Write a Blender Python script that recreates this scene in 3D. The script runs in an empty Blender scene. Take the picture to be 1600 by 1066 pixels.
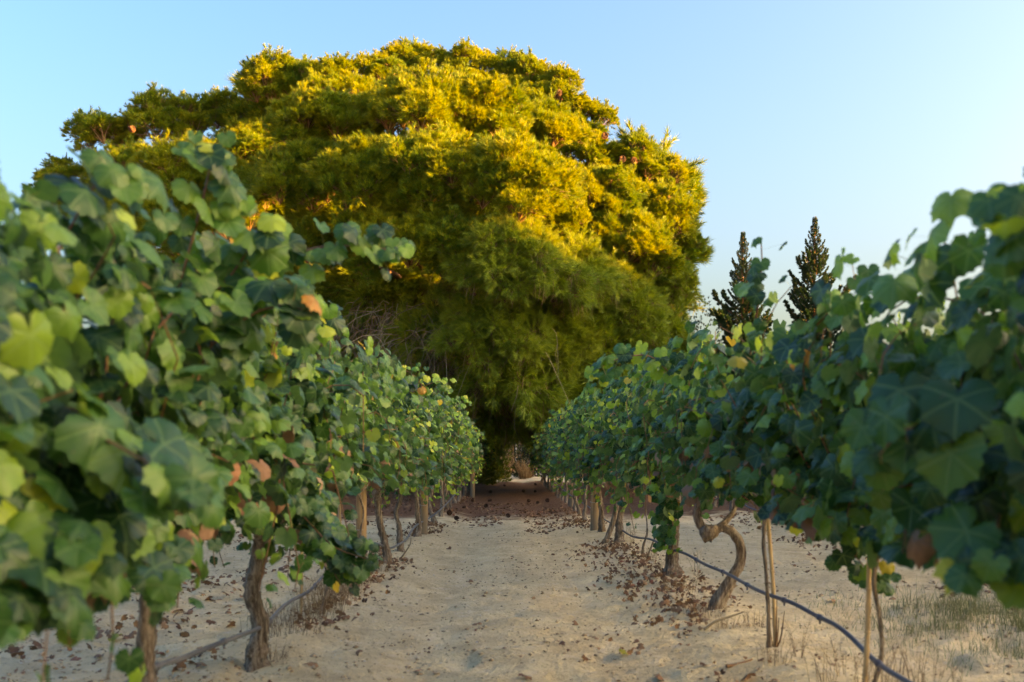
import bpy, math, random
import numpy as np
from mathutils import Matrix, Vector

# ------------------------------------------------------------------ camera, sky, sun, exposure
sc = bpy.context.scene
C = sc.collection
rad = math.radians
SUN_EL, SUN_AZ = 10.5, 101.0          # degrees; azimuth clockwise from +Y (away from the camera)
cam = bpy.data.cameras.new("camera"); camo = bpy.data.objects.new("camera", cam); C.objects.link(camo)
sc.camera = camo
camo.location = (0, 0, 1.0); camo.rotation_euler = (rad(90), 0, 0)
cam.sensor_width = 36; cam.lens = 36; cam.shift_y = 0.1106; cam.shift_x = 0.003
cam.clip_start = 0.05; cam.clip_end = 2000
cam.dof.use_dof = True; cam.dof.focus_distance = 14.0; cam.dof.aperture_fstop = 2.8; cam.dof.aperture_blades = 8
w = bpy.data.worlds.new("World"); sc.world = w; w.use_nodes = True
nt = w.node_tree
sky = nt.nodes.new("ShaderNodeTexSky"); sky.sky_type = 'NISHITA'; sky.sun_disc = False
sky.sun_elevation = rad(SUN_EL); sky.sun_rotation = rad(SUN_AZ)
sky.air_density = 1.0; sky.dust_density = 9.0; sky.ozone_density = 2.4; sky.altitude = 0
hs = nt.nodes.new("ShaderNodeHueSaturation"); hs.inputs["Saturation"].default_value = 1.32; hs.inputs["Hue"].default_value = .512
nt.links.new(sky.outputs[0], hs.inputs["Color"])
nt.links.new(hs.outputs[0], nt.nodes["Background"].inputs[0])
nt.nodes["Background"].inputs[1].default_value = 0.08
sl = bpy.data.lights.new("sun", 'SUN'); slo = bpy.data.objects.new("sun", sl); C.objects.link(slo)
sl.energy = 4.2; sl.angle = rad(0.5); sl.color = (1.0, 0.50, 0.14)
sdir = Vector((math.sin(rad(SUN_AZ)) * math.cos(rad(SUN_EL)), math.cos(rad(SUN_AZ)) * math.cos(rad(SUN_EL)), math.sin(rad(SUN_EL))))
slo.rotation_euler = sdir.to_track_quat('Z', 'Y').to_euler()
sc.view_settings.view_transform = 'Standard'; sc.view_settings.look = 'None'
sc.view_settings.gamma = 1; sc.view_settings.use_curve_mapping = False
sc.view_settings.exposure = 3.75
sc.view_settings.use_white_balance = True; sc.view_settings.white_balance_temperature = 8300; sc.view_settings.white_balance_tint = 11
sc.render.engine = 'CYCLES'
sc.cycles.use_denoising = True
sc.cycles.max_bounces = 8; sc.cycles.transmission_bounces = 5; sc.cycles.diffuse_bounces = 4
sc.cycles.transparent_max_bounces = 8
RNG = np.random.default_rng(7)

# ------------------------------------------------------------------ helpers
def unit(v):
    v = np.asarray(v, float)
    return v / (np.linalg.norm(v, axis=-1, keepdims=True) + 1e-9)

class MB:
    """collects vertex / triangle / quad arrays and links them as one mesh"""
    def __init__(s): s.v = []; s.f = []; s.m = []; s.uv = []; s.n = 0
    def add(s, V, F, mat=0, uv=None):
        V = np.asarray(V, float); F = np.asarray(F, int)
        s.v.append(V); s.f.append(F + s.n); s.m.append(np.full(len(F), mat) if np.isscalar(mat) else np.asarray(mat))
        s.uv.append(np.zeros((len(V), 2)) if uv is None else uv); s.n += len(V)
        return s
    def mesh(s, name, mats, smooth=True):
        me = bpy.data.meshes.new(name)
        V = np.concatenate(s.v); UV = np.concatenate(s.uv)
        loops = np.concatenate([f.ravel() for f in s.f])
        sizes = np.concatenate([np.full(len(f), f.shape[1]) for f in s.f])
        mi = np.concatenate(s.m)
        me.vertices.add(len(V)); me.vertices.foreach_set("co", V.ravel().astype(np.float32))
        me.loops.add(len(loops)); me.loops.foreach_set("vertex_index", loops.astype(np.int32))
        me.polygons.add(len(sizes))
        st = np.concatenate([[0], np.cumsum(sizes)[:-1]])
        me.polygons.foreach_set("loop_start", st.astype(np.int32))
        me.polygons.foreach_set("loop_total", sizes.astype(np.int32))
        me.polygons.foreach_set("material_index", mi.astype(np.int32))
        me.polygons.foreach_set("use_smooth", np.full(len(sizes), smooth))
        l = me.uv_layers.new(name="UVMap"); l.data.foreach_set("uv", UV[loops].ravel().astype(np.float32))
        for m in (mats if isinstance(mats, (list, tuple)) else [mats]): me.materials.append(m)
        me.update(calc_edges=True)
        return me
    def build(s, name, mats, parent=None, loc=None, smooth=True):
        return ob(name, s.mesh(name, mats, smooth), parent, loc)

def ob(name, me, parent=None, loc=None, mat4=None):
    o = bpy.data.objects.new(name, me); C.objects.link(o)
    if parent is not None: o.parent = parent
    if loc is not None: o.location = loc
    if mat4 is not None: o.matrix_local = mat4
    return o

def thing(name, label, cat, loc=(0, 0, 0), group=None, rz=0):
    o = ob(name, None, None, loc); o.rotation_euler = (0, 0, rz); o.empty_display_size = .1
    return tag(o, label, cat, group)
def tag(o, label=None, cat=None, group=None, kind=None):
    for k, v in (("label", label), ("category", cat), ("group", group), ("kind", kind)):
        if v: o[k] = v
    return o

def tube(mb, P, R, sides=8, mat=0, rough=0, rng=None, cap=True):
    """tapered tube along points P with radii R; rough adds lengthwise ridges"""
    P = np.asarray(P, float); n = len(P); R = np.broadcast_to(np.asarray(R, float), (n,)).copy()
    T = unit(np.gradient(P, axis=0))
    a = np.array([0., 0, 1]) if abs(T[0][2]) < .9 else np.array([1., 0, 0])
    U = unit(np.cross(T[0], a)); rings = []
    ang = np.linspace(0, 2 * np.pi, sides, endpoint=False)
    rg = np.ones(sides)
    for i in range(n):
        U = unit(U - T[i] * np.dot(U, T[i])); W = np.cross(T[i], U)
        if rough and rng is not None:
            rg = .8 * rg + .2 * (1 + rng.normal(0, 2.2 * rough, sides))
            k = rg * (1 + rng.normal(0, rough * .35, sides))
        else: k = 1
        rings.append(P[i] + (np.outer(np.cos(ang) * k, U) + np.outer(np.sin(ang) * k, W)) * R[i])
    V = np.concatenate(rings); F = []
    i0 = np.arange(n - 1)[:, None] * sides; j = np.arange(sides)[None]; j2 = (j + 1) % sides
    F = np.stack([i0 + j, i0 + j2, i0 + sides + j2, i0 + sides + j], -1).reshape(-1, 4)
    vv = np.repeat(np.linspace(0, 1, n), sides); uu = np.tile(np.arange(sides) / sides, n)
    mb.add(V, F, mat, np.stack([uu, vv], 1))
    if cap:
        V2 = np.concatenate([rings[0], [P[0]], rings[-1], [P[-1]]])
        jj = np.arange(sides); k = (jj + 1) % sides
        mb.add(V2, np.concatenate([np.stack([k, jj, np.full(sides, sides)], 1), np.stack([jj + sides + 1, k + sides + 1, np.full(sides, 2 * sides + 1)], 1)]), mat)
    return mb

def spline(pts, n):
    """smooth curve through control points"""
    P = np.asarray(pts, float); P = np.vstack([2 * P[0] - P[1], P, 2 * P[-1] - P[-2]]); m = len(P) - 3
    t = np.linspace(0, m - 1e-6, n); i = t.astype(int); u = (t - i)[:, None]
    a, b, c, d = P[i], P[i + 1], P[i + 2], P[i + 3]
    return .5 * ((2 * b) + (c - a) * u + (2 * a - 5 * b + 4 * c - d) * u * u + (3 * b - a - 3 * c + d) * u ** 3)

def vnoise(x, y, seed=0):
    """2-d value noise, numpy"""
    xi = np.floor(x).astype(np.int64); yi = np.floor(y).astype(np.int64); fx = x - xi; fy = y - yi
    fx = fx * fx * (3 - 2 * fx); fy = fy * fy * (3 - 2 * fy)
    def h(a, b):
        n = (a * 374761393 + b * 668265263 + seed * 1442695041) & 0x7fffffff
        n = ((n ^ (n >> 13)) * 1274126177) & 0x7fffffff
        return ((n ^ (n >> 16)) & 0xffff) / 65535.
    return (h(xi, yi) * (1 - fx) + h(xi + 1, yi) * fx) * (1 - fy) + (h(xi, yi + 1) * (1 - fx) + h(xi + 1, yi + 1) * fx) * fy

# ------------------------------------------------------------------ materials
class NT:
    def __init__(s, name):
        s.m = bpy.data.materials.new(name); s.m.use_nodes = True; s.t = s.m.node_tree
        for n in list(s.t.nodes): s.t.nodes.remove(n)
        s.out = s.n("ShaderNodeOutputMaterial")
    def n(s, ty, **kw):
        x = s.t.nodes.new(ty)
        for k, v in kw.items(): setattr(x, k, v)
        return x
    def put(s, sock, v):
        if hasattr(v, "is_output"): s.t.links.new(v, sock)
        elif v is not None:
            if sock.type == 'RGBA' and not hasattr(v, "__len__"): v = (v, v, v, 1)
            elif sock.type == 'RGBA' and len(v) == 3: v = (*v, 1)
            sock.default_value = v
    def math(s, op, a, b=None, clamp=False):
        x = s.n("ShaderNodeMath", operation=op, use_clamp=clamp); s.put(x.inputs[0], a)
        if b is not None: s.put(x.inputs[1], b)
        return x.outputs[0]
    def mix(s, f, a, b, mode='MIX'):
        x = s.n("ShaderNodeMix", data_type='RGBA', blend_type=mode)
        s.put(x.inputs[0], f); s.put(x.inputs[6], a); s.put(x.inputs[7], b); return x.outputs[2]
    def noise(s, scale, detail=3, vec=None, rough=.55, out=0):
        x = s.n("ShaderNodeTexNoise"); s.put(x.inputs["Scale"], scale); s.put(x.inputs["Detail"], detail); s.put(x.inputs["Roughness"], rough)
        if vec is not None: s.put(x.inputs["Vector"], vec)
        return x.outputs[out]
    def step(s, v, lo, hi, a=0, b=1):
        x = s.n("ShaderNodeMapRange"); x.interpolation_type = 'SMOOTHSTEP'
        for i, q in enumerate((v, lo, hi, a, b)): s.put(x.inputs[i], q)
        return x.outputs[0]
    def ramp(s, f, stops):
        x = s.n("ShaderNodeValToRGB"); e = x.color_ramp.elements
        while len(e) < len(stops): e.new(0.5)
        for q, (p, c) in zip(e, stops): q.position = p; q.color = (*c, 1)
        s.put(x.inputs[0], f); return x.outputs[0]
    def bsdf(s, col, rough=.6, spec=.3, bump=None, strength=.3, dist=.01):
        b = s.n("ShaderNodeBsdfPrincipled"); s.put(b.inputs["Base Color"], col); s.put(b.inputs["Roughness"], rough)
        s.put(b.inputs["Specular IOR Level"], spec)
        if bump is not None:
            q = s.n("ShaderNodeBump"); s.put(q.inputs["Height"], bump); q.inputs["Strength"].default_value = strength; q.inputs["Distance"].default_value = dist
            s.t.links.new(q.outputs[0], b.inputs["Normal"])
        return b.outputs[0]
    def end(s, sh): s.t.links.new(sh, s.out.inputs[0]); return s.m
    def rnd(s):
        a = s.n("ShaderNodeObjectInfo").outputs["Random"]; g = s.n("ShaderNodeNewGeometry")
        return s.math('FRACT', s.math('ADD', a, g.outputs["Random Per Island"]))
    def coord(s, which="Object"): return s.n("ShaderNodeTexCoord").outputs[which]
    def mapped(s, sc3, which="Object"):
        x = s.n("ShaderNodeMapping"); s.put(x.inputs["Vector"], s.coord(which)); x.inputs["Scale"].default_value = sc3; return x.outputs[0]

def translucent_leaf(t, col, tcol, amt, rough=.45, spec=.4, bump=None):
    a = t.bsdf(col, rough, spec, bump, .35, .004)
    tr = t.n("ShaderNodeBsdfTranslucent"); t.put(tr.inputs[0], tcol)
    m = t.n("ShaderNodeMixShader"); t.put(m.inputs[0], amt); t.t.links.new(a, m.inputs[1]); t.t.links.new(tr.outputs[0], m.inputs[2])
    return m.outputs[0]

def leaf_material(name, stops, back, vein, tmul, amt=.24, rough=.4, spec=.36):
    t = NT(name); r = t.rnd()
    col = t.ramp(r, stops)
    big = t.noise(1.3, 2, t.coord("Generated"))
    uvn = t.coord("UV")
    sp = t.n("ShaderNodeSeparateXYZ"); t.put(sp.inputs[0], uvn)
    ang = t.math('ABSOLUTE', t.math('ARCTAN2', sp.outputs[0], sp.outputs[1]))
    ln = t.n("ShaderNodeVectorMath", operation='LENGTH'); t.put(ln.inputs[0], uvn)
    d = None
    for a in (0, .93, 1.95):
        q = t.math('ABSOLUTE', t.math('SUBTRACT', ang, a)); d = q if d is None else t.math('MINIMUM', d, q)
    dist = t.math('MULTIPLY', d, ln.outputs["Value"])
    vm = t.step(dist, .012, .035, 1, 0)
    mott = t.noise(9, 3, uvn)
    col = t.mix(t.step(mott, .35, .75, 0, .35), col, t.mix(1, col, (1.35, 1.3, 1.1), 'MULTIPLY'))
    col = t.mix(t.math('MULTIPLY', vm, .32), col, vein)
    spot = t.noise(7, 4, t.coord('Object'), .7)
    col = t.mix(t.step(spot, .66, .72, 0, .7), col, (.16, .09, .04))
    bf = t.n("ShaderNodeNewGeometry").outputs["Backfacing"]
    col = t.mix(t.math('MULTIPLY', bf, .6), col, back)
    rg = t.math('ADD', t.math('MULTIPLY', bf, .3), rough)
    bp = t.math('ADD', t.math('MULTIPLY', vm, -1.), t.math('MULTIPLY', mott, .8))
    return t.end(translucent_leaf(t, col, t.mix(1, col, tmul, 'MULTIPLY'), amt, rg, spec, bp))

M = {}
M['leaf'] = leaf_material("vine_leaf_green", [(0, (.009, .034, .010)), (.35, (.020, .066, .014)), (.65, (.042, .112, .017)), (.88, (.085, .17, .020)), (1, (.15, .24, .025))],
                          (.12, .19, .09), (.17, .26, .09), (1.7, 1.9, .8))
M['young'] = leaf_material("vine_leaf_young", [(0, (.12, .25, .03)), (.4, (.20, .33, .035)), (.75, (.32, .41, .04)), (1, (.44, .45, .05))],
                           (.17, .25, .08), (.3, .38, .12), (1.6, 1.6, .7), .38)
M['yellow'] = leaf_material("vine_leaf_yellow", [(0, (.32, .30, .03)), (.5, (.55, .36, .03)), (1, (.45, .17, .04))],
                            (.4, .3, .08), (.35, .35, .08), (1.3, 1.2, .6), .35)
M['dry'] = leaf_material("dry_leaf_brown", [(0, (.10, .05, .03)), (.35, (.19, .10, .06)), (.65, (.26, .145, .08)), (.92, (.34, .22, .13)), (1, (.30, .085, .04))],
                         (.34, .2, .12), (.2, .1, .05), (1.1, 1, .8), .12, .7, .2)
LEAFM = [M['leaf'], M['young'], M['yellow'], M['dry']]

t = NT("vine_bark"); v = t.mapped((70, 70, 9)); n1 = t.noise(1, 6, v, .7); n2 = t.noise(3.2, 4, v)
col = t.ramp(n1, [(.32, (.05, .034, .022)), (.48, (.20, .145, .10)), (.66, (.42, .34, .25))])
M['bark'] = t.end(t.bsdf(t.mix(t.step(t.noise(4, 3), .55, .7), col, (.26, .22, .17)), .9, .15, t.math('ADD', n1, t.math('MULTIPLY', n2, .4)), .9, .012))
t = NT("cane_bark"); M['cane'] = t.end(t.bsdf(t.ramp(t.noise(14, 3), [(.3, (.16, .055, .03)), (.7, (.30, .17, .07))]), .6, .3))
t = NT("green_stem"); M['stem'] = t.end(t.bsdf(t.ramp(t.noise(10, 2), [(.3, (.20, .26, .06)), (.7, (.30, .15, .08))]), .5, .3))
t = NT("pine_bark"); v = t.mapped((3, 3, 1)); n1 = t.noise(3, 6, v, .65)
M['pbark'] = t.end(t.bsdf(t.ramp(n1, [(.3, (.05, .03, .02)), (.55, (.17, .10, .065)), (.75, (.30, .19, .13))]), .9, .1, n1, .8, .05))
t = NT("pine_twig"); M['ptwig'] = t.end(t.bsdf(t.ramp(t.rnd(), [(0, (.10, .06, .035)), (.6, (.24, .15, .08)), (1, (.36, .27, .17))]), .85, .1))
t = NT("dead_twig"); M['dtwig'] = t.end(t.bsdf(t.ramp(t.rnd(), [(0, (.13, .095, .06)), (.6, (.27, .21, .13)), (1, (.38, .32, .22))]), .9, .1))

def needle_material(name, stops, tm, amt=.3):
    t = NT(name); g = t.n("ShaderNodeNewGeometry"); o = t.n("ShaderNodeObjectInfo")
    nz = t.noise(1.6, 2, g.outputs["Position"])
    f = t.math('ADD', t.math('MULTIPLY', g.outputs["Random Per Island"], .45), t.math('ADD', t.math('MULTIPLY', o.outputs["Random"], .2), t.math('MULTIPLY', nz, .5)))
    col = t.ramp(t.math('MULTIPLY', f, .87), stops)
    return t.end(translucent_leaf(t, col, t.mix(1, col, tm, 'MULTIPLY'), amt, .5, .3))
M['needle'] = needle_material("pine_needles", [(0, (.022, .085, .014)), (.3, (.066, .155, .016)), (.55, (.18, .235, .014)), (.8, (.34, .35, .016)), (1, (.48, .38, .025))], (1.4, 1.2, .4))
M['needle_old'] = needle_material("pine_needles_olive", [(0, (.07, .13, .016)), (.35, (.14, .22, .022)), (.6, (.22, .29, .026)), (.85, (.31, .34, .04)), (1, (.38, .30, .07))], (1.4, 1.2, .5))
M['needle_dark'] = needle_material("conifer_needles_dark", [(0, (.010, .030, .014)), (.5, (.022, .058, .024)), (1, (.045, .09, .03))], (1.2, 1.2, .6), .15)
M['bush'] = needle_material("bush_leaves", [(0, (.04, .07, .012)), (.4, (.10, .13, .016)), (.75, (.19, .19, .02)), (1, (.25, .2, .03))], (1.5, 1.4, .5))
M['hedge'] = needle_material("far_wood_leaves", [(0, (.02, .03, .014)), (.5, (.045, .06, .02)), (1, (.09, .09, .03))], (1.3, 1.3, .6), .2)
t = NT("post_wood"); v = t.mapped((30, 30, 2.2)); n1 = t.noise(1.5, 5, v)
sp = t.n("ShaderNodeSeparateXYZ"); t.put(sp.inputs[0], t.coord("Object"))
wc = t.ramp(n1, [(.3, (.26, .15, .065)), (.55, (.40, .25, .12)), (.75, (.5, .35, .19))])
wc = t.mix(t.step(t.math('ADD', sp.outputs[2], t.math('MULTIPLY', t.noise(12, 3), .25)), .22, .5, .75, 0), wc, (.25, .20, .14))
M['post'] = t.end(t.bsdf(wc, .75, .2, n1, .5, .006))
t = NT("bamboo"); v = t.mapped((60, 60, 8)); M['bamboo'] = t.end(t.bsdf(t.ramp(t.noise(1, 3, v), [(.3, (.40, .25, .11)), (.7, (.58, .41, .21))]), .45, .4))
t = NT("hose_plastic_grey"); nz = t.noise(9, 4)
M['hose_g'] = t.end(t.bsdf(t.ramp(nz, [(.35, (.08, .085, .10)), (.7, (.19, .18, .175))]), .5, .35))
t = NT("hose_plastic_blue"); nz = t.noise(9, 4)
M['hose_b'] = t.end(t.bsdf(t.ramp(nz, [(.35, (.045, .05, .085)), (.7, (.16, .15, .16))]), .45, .4))
t = NT("wire"); b = t.n("ShaderNodeBsdfPrincipled"); t.put(b.inputs["Base Color"], (.45, .46, .47)); t.put(b.inputs["Metallic"], .8); t.put(b.inputs["Roughness"], .4); M['wire'] = t.end(b.outputs[0])
t = NT("dry_grass"); M['straw'] = t.end(translucent_leaf(t, t.ramp(t.rnd(), [(0, (.16, .085, .045)), (.5, (.36, .23, .12)), (1, (.55, .42, .25))]), (.4, .3, .15), .2, .8, .1))
t = NT("brown_weed"); M['weed'] = t.end(t.bsdf(t.ramp(t.rnd(), [(0, (.10, .055, .03)), (.5, (.22, .13, .07)), (1, (.38, .26, .14))]), .85, .1))
t = NT("green_grass"); M['grass'] = t.end(translucent_leaf(t, t.ramp(t.rnd(), [(0, (.10, .11, .04)), (.4, (.20, .21, .08)), (.75, (.3, .24, .12)), (1, (.42, .32, .19))]), (.16, .2, .06), .25, .6, .3))
t = NT("stone"); M['stone'] = t.end(t.bsdf(t.ramp(t.rnd(), [(0, (.30, .20, .12)), (.6, (.5, .37, .24)), (.9, (.62, .5, .36)), (1, (.8, .75, .66))]), .9, .15))
t = NT("clod"); M['clod'] = t.end(t.bsdf(t.ramp(t.rnd(), [(0, (.32, .21, .12)), (1, (.52, .39, .25))]), .95, .1))
t = NT("cone_scale"); M['cone'] = t.end(t.bsdf(t.ramp(t.rnd(), [(0, (.04, .02, .012)), (1, (.13, .07, .04))]), .8, .2))

# ground
t = NT("sandy_soil"); g = t.n("ShaderNodeNewGeometry").outputs["Position"]
n_b = t.noise(.55, 4, g); n_m = t.noise(3.2, 5, g, .6); n_f = t.noise(28, 5, g, .7); n_g = t.noise(110, 4, g, .75)
col = t.ramp(n_m, [(.3, (.64, .48, .27)), (.5, (.80, .63, .37)), (.7, (.90, .74, .46))])
col = t.mix(t.step(n_b, .42, .62, 0, .35), col, (.74, .55, .32))
col = t.mix(t.step(n_f, .56, .68, 0, .55), col, (.36, .235, .13))
col = t.mix(t.step(n_f, .40, .28, 0, .5), col, (.74, .61, .43))
col = t.mix(t.step(n_g, .60, .72, 0, .5), col, (.30, .19, .11))
col = t.mix(t.step(n_g, .34, .24, 0, .6), col, (.82, .73, .57))
sp1 = t.noise(46, 4, g, .8); sp2 = t.noise(6.5, 5, g, .75)
col = t.mix(t.step(sp2, .54, .64, 0, .55), col, (.87, .71, .49))
col = t.mix(t.step(sp2, .46, .36, 0, .35), col, (.50, .345, .20))
col = t.mix(t.step(sp1, .60, .68, 0, .85), col, t.mix(t.step(n_b, .4, .6), (.20, .12, .07), (.36, .22, .12)))
# pine litter on the soil below the crown: a stain that stays with the ground
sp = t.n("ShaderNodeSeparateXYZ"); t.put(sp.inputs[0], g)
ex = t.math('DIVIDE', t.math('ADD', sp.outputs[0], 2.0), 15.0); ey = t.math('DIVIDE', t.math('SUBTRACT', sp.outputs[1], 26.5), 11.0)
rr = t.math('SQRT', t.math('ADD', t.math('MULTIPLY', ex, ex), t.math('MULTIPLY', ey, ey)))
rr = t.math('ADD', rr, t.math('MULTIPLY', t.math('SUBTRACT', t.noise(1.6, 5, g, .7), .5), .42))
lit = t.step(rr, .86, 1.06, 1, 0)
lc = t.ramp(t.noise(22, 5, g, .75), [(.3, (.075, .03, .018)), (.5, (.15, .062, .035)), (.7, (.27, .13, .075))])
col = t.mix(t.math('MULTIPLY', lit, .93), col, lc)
hgt = t.math('ADD', t.math('MULTIPLY', t.noise(11, 5, g, .7), 1.2), t.math('ADD', t.math('MULTIPLY', n_f, .8), t.math('MULTIPLY', n_g, .22)))
M['soil'] = t.end(t.bsdf(col, .95, .12, hgt, 1.0, .05))

# ------------------------------------------------------------------ ground sheet
ROWS_L = [-1, -2.55, -5.1, -7.6]      # first entry: the row beside the path (its own curve below)
def row_x(side, y):
    if side < 0: return -np.interp(y, [0, 6, 12, 30, 60], [1.20, 1.17, 1.04, 1.02, 1.0])
    return np.interp(y, [0, 9, 12.5, 35, 60], [1.31, 1.29, 1.12, 1.08, 1.08])
def gh(x, y):
    x = np.asarray(x, float); y = np.asarray(y, float)
    near = np.exp(-np.maximum(y - 3, 0) / 14)
    h = (vnoise(x * .7, y * .7, 1) - .5) * .05 + (vnoise(x * 2.3, y * 2.3, 2) - .5) * .035
    h += (vnoise(x * 6, y * 8, 3) - .5) * .034 * near + (vnoise(x * 15, y * 19, 4) - .5) * .018 * near + (vnoise(x * 40, y * 44, 5) - .5) * .010 * near
    foot = vnoise(x * 4.2 + 9, y * 4.6, 6); h -= np.clip(foot - .66, 0, 1) * .16 * near          # foot dents
    for xr in (-.52, .5): h -= .022 * np.exp(-((x - xr - .06 * np.sin(y * .35)) / .2) ** 2) * (.5 + vnoise(x * 1.2, y * .6, 61))
    for rx in (row_x(-1, y), row_x(1, y), -3.6, 3.75, -6.1, 6.2):
        h += .045 * np.exp(-((x - rx) / .32) ** 2) * (.6 + .8 * vnoise(x * 3, y * 1.5, 8))
    far = np.clip((y - 36) / 60, 0, 1); h += far * far * .4
    return h
def build_ground():
    xs = [0.0]; s = .028
    while xs[-1] < 400:
        if xs[-1] > 2.4: s *= 1.085
        xs.append(xs[-1] + s)
    xs = np.array([-a for a in xs[:0:-1]] + xs)
    ys = [3.0]; s = .026
    while ys[-1] < 900:
        if ys[-1] > 6.5: s *= 1.03
        ys.append(ys[-1] + s)
    yb = [3.0]; s = .03
    while yb[-1] > -300: s *= 1.13; yb.append(yb[-1] - s)
    ys = np.array(yb[:0:-1] + ys)
    X, Y = np.meshgrid(xs, ys); Z = gh(X, Y)
    V = np.stack([X, Y, Z], -1).reshape(-1, 3); nx = len(xs); ny = len(ys)
    i = (np.arange(ny - 1)[:, None] * nx + np.arange(nx - 1)[None]).ravel()
    F = np.stack([i, i + 1, i + nx + 1, i + nx], 1)
    mb = MB(); mb.add(V, F); o = mb.build("ground", M['soil']); o["kind"] = "structure"
build_ground()

# ------------------------------------------------------------------ grape leaf template
def leaf_template(seed, fold=.22, curl=.25, nout=28, wob=.06):
    r = np.random.default_rng(seed)
    ph = np.linspace(-np.pi, np.pi, nout, endpoint=False) + np.pi / nout * 0
    kn = np.radians([0, 26, 54, 84, 114, 146, 172, 180]); rv = np.array([.64, .55, .60, .53, .55, .48, .30, .07])
    rv = rv * (1 + r.normal(0, .04, len(rv)))
    R = np.interp(np.abs(ph), kn, rv); R = R * (1 + np.where(np.arange(nout) % 2 == 0, wob, -wob))
    mid = np.arange(0, nout, 2)
    o = np.stack([np.sin(ph) * R, np.cos(ph) * R], 1); m = np.stack([np.sin(ph[mid]) * R[mid], np.cos(ph[mid]) * R[mid]], 1) * .55
    UV = np.concatenate([[[0, 0]], m, o])
    x, y = UV[:, 0], UV[:, 1]; rr2 = x * x + y * y; an = np.arctan2(x, y)
    z = fold * np.abs(x) * (.6 if r.random() < .5 else -.5) - curl * rr2 + .05 * np.sqrt(rr2) * np.cos(5 * an + r.random()) * 1.4 - .18 * curl * np.maximum(y, 0)
    z[1 + len(mid):] += r.normal(0, .018, nout)
    V = np.stack([x, y, z], 1)
    k = len(mid); F = []
    for i in range(k):
        a, b = 1 + i, 1 + (i + 1) % k; F.append((0, b, a))
        oi = 1 + k + 2 * i; oj = 1 + k + (2 * i + 1) % nout; ok = 1 + k + (2 * i + 2) % nout
        F += [(a, oj, oi), (a, b, oj), (b, ok, oj)]
    return V, np.array(F), UV
def lowleaf_template(seed, curl=.3):
    r = np.random.default_rng(seed); ph = np.radians([-150, -110, -80, -52, -22, 0, 22, 52, 80, 110, 150]); R = np.array([.42, .53, .50, .58, .54, .63, .54, .58, .50, .53, .42]) * (1 + r.normal(0, .05, 11))
    UV = np.concatenate([[[0, 0]], np.stack([np.sin(ph) * R, np.cos(ph) * R], 1)])
    x, y = UV[:, 0], UV[:, 1]
    z = .15 * np.abs(x) * r.choice([-1, 1]) - curl * (x * x + y * y) + r.normal(0, .02, len(x))
    return np.stack([x, y, z], 1), np.array([(0, i + 2, i + 1) for i in range(10)]), UV
HI = [leaf_template(10 + i, fold=.18 + .07 * i, curl=.18 + .14 * (i % 4)) for i in range(7)]
LO = [lowleaf_template(30 + i, .15 + .1 * i) for i in range(4)]
DRYT = [leaf_template(50 + i, fold=.55, curl=.75, nout=16, wob=.1) for i in range(4)]
LEAF_ME = {}
for mi, key in enumerate(('leaf', 'young', 'yellow', 'dry')):
    LEAF_ME[mi] = [MB().add(V * (1, 1, 1 if mi < 3 else 1.6), F, 0, UV).mesh("leaf", LEAFM[mi]) for V, F, UV in (HI if mi < 3 else DRYT)]

def frames(N, T):
    N = unit(N); T = unit(T - N * (T * N).sum(-1, keepdims=True)); X = np.cross(T, N)
    return np.stack([X, T, N], -1)       # columns
def join_leaves(mb, P, N, T, S, mi, templ, rng):
    B = frames(N, T); k = rng.integers(0, len(templ), len(P))
    for q, (V, F, UV) in enumerate(templ):
        s = np.where(k == q)[0]
        if not len(s): continue
        W = np.einsum('nij,vj->nvi', B[s], V) * S[s, None, None] + P[s, None]
        FF = (F[None] + (np.arange(len(s)) * len(V))[:, None, None]).reshape(-1, 3)
        mb.add(W.reshape(-1, 3), FF, np.repeat(mi[s], len(F)), np.tile(UV, (len(s), 1)))

# ------------------------------------------------------------------ vines
def shoot_path(rng, p, d, n, grav, step=.042, pull=.1):
    P = [np.array(p, float)]; d = unit(d)
    for i in range(n):
        d = unit(d + rng.normal(0, .10, 3) + np.array([-P[-1][0] * pull, 0, -grav * (i / n) ** 1.2]))
        P.append(P[-1] + d * step)
    return np.array(P)
def leaves_on(rng, P, size=.09, young_tip=.75, side=0, start=1, thin=1.0, facing=None, yf=1.0):
    L = []
    n = len(P)
    for i in range(start, n):
        if rng.random() > thin: continue
        tdir = unit(P[i] - P[i - 1]); f = i / n
        q = unit(np.cross(tdir, rng.normal(0, 1, 3)) + np.array([np.sign(P[i][0] + 1e-3) * .5, 0, .25]))
        pl = rng.uniform(.03, .09)
        c = P[i] + q * pl
        sx = np.sign(c[0]) if abs(c[0]) > .08 else rng.choice([-1, 1])
        out = np.array([sx * rng.uniform(-.1, 1.1), rng.normal(-.1, .62), rng.uniform(-.15, 1.15)])
        if facing is not None: out = out * .5 + np.array(facing) * .8
        tip = np.array([sx * rng.uniform(0, .5), rng.normal(0, .45), -1.0])
        s = size * rng.uniform(.72, 1.25) * (1 - .5 * max(0, f - .6) / .4)
        m = 0
        u = rng.random()
        if f > young_tip and u < .6 * yf: m = 1
        elif c[2] > 1.35 and u < .42 * yf: m = 1
        elif c[2] > 1.05 and u < .14 * yf: m = 1
        elif u < .03: m = 1
        elif u > 1 - .010 * yf: m = 2
        L.append((c, out, tip, s, m, P[i]))
    return L
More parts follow.
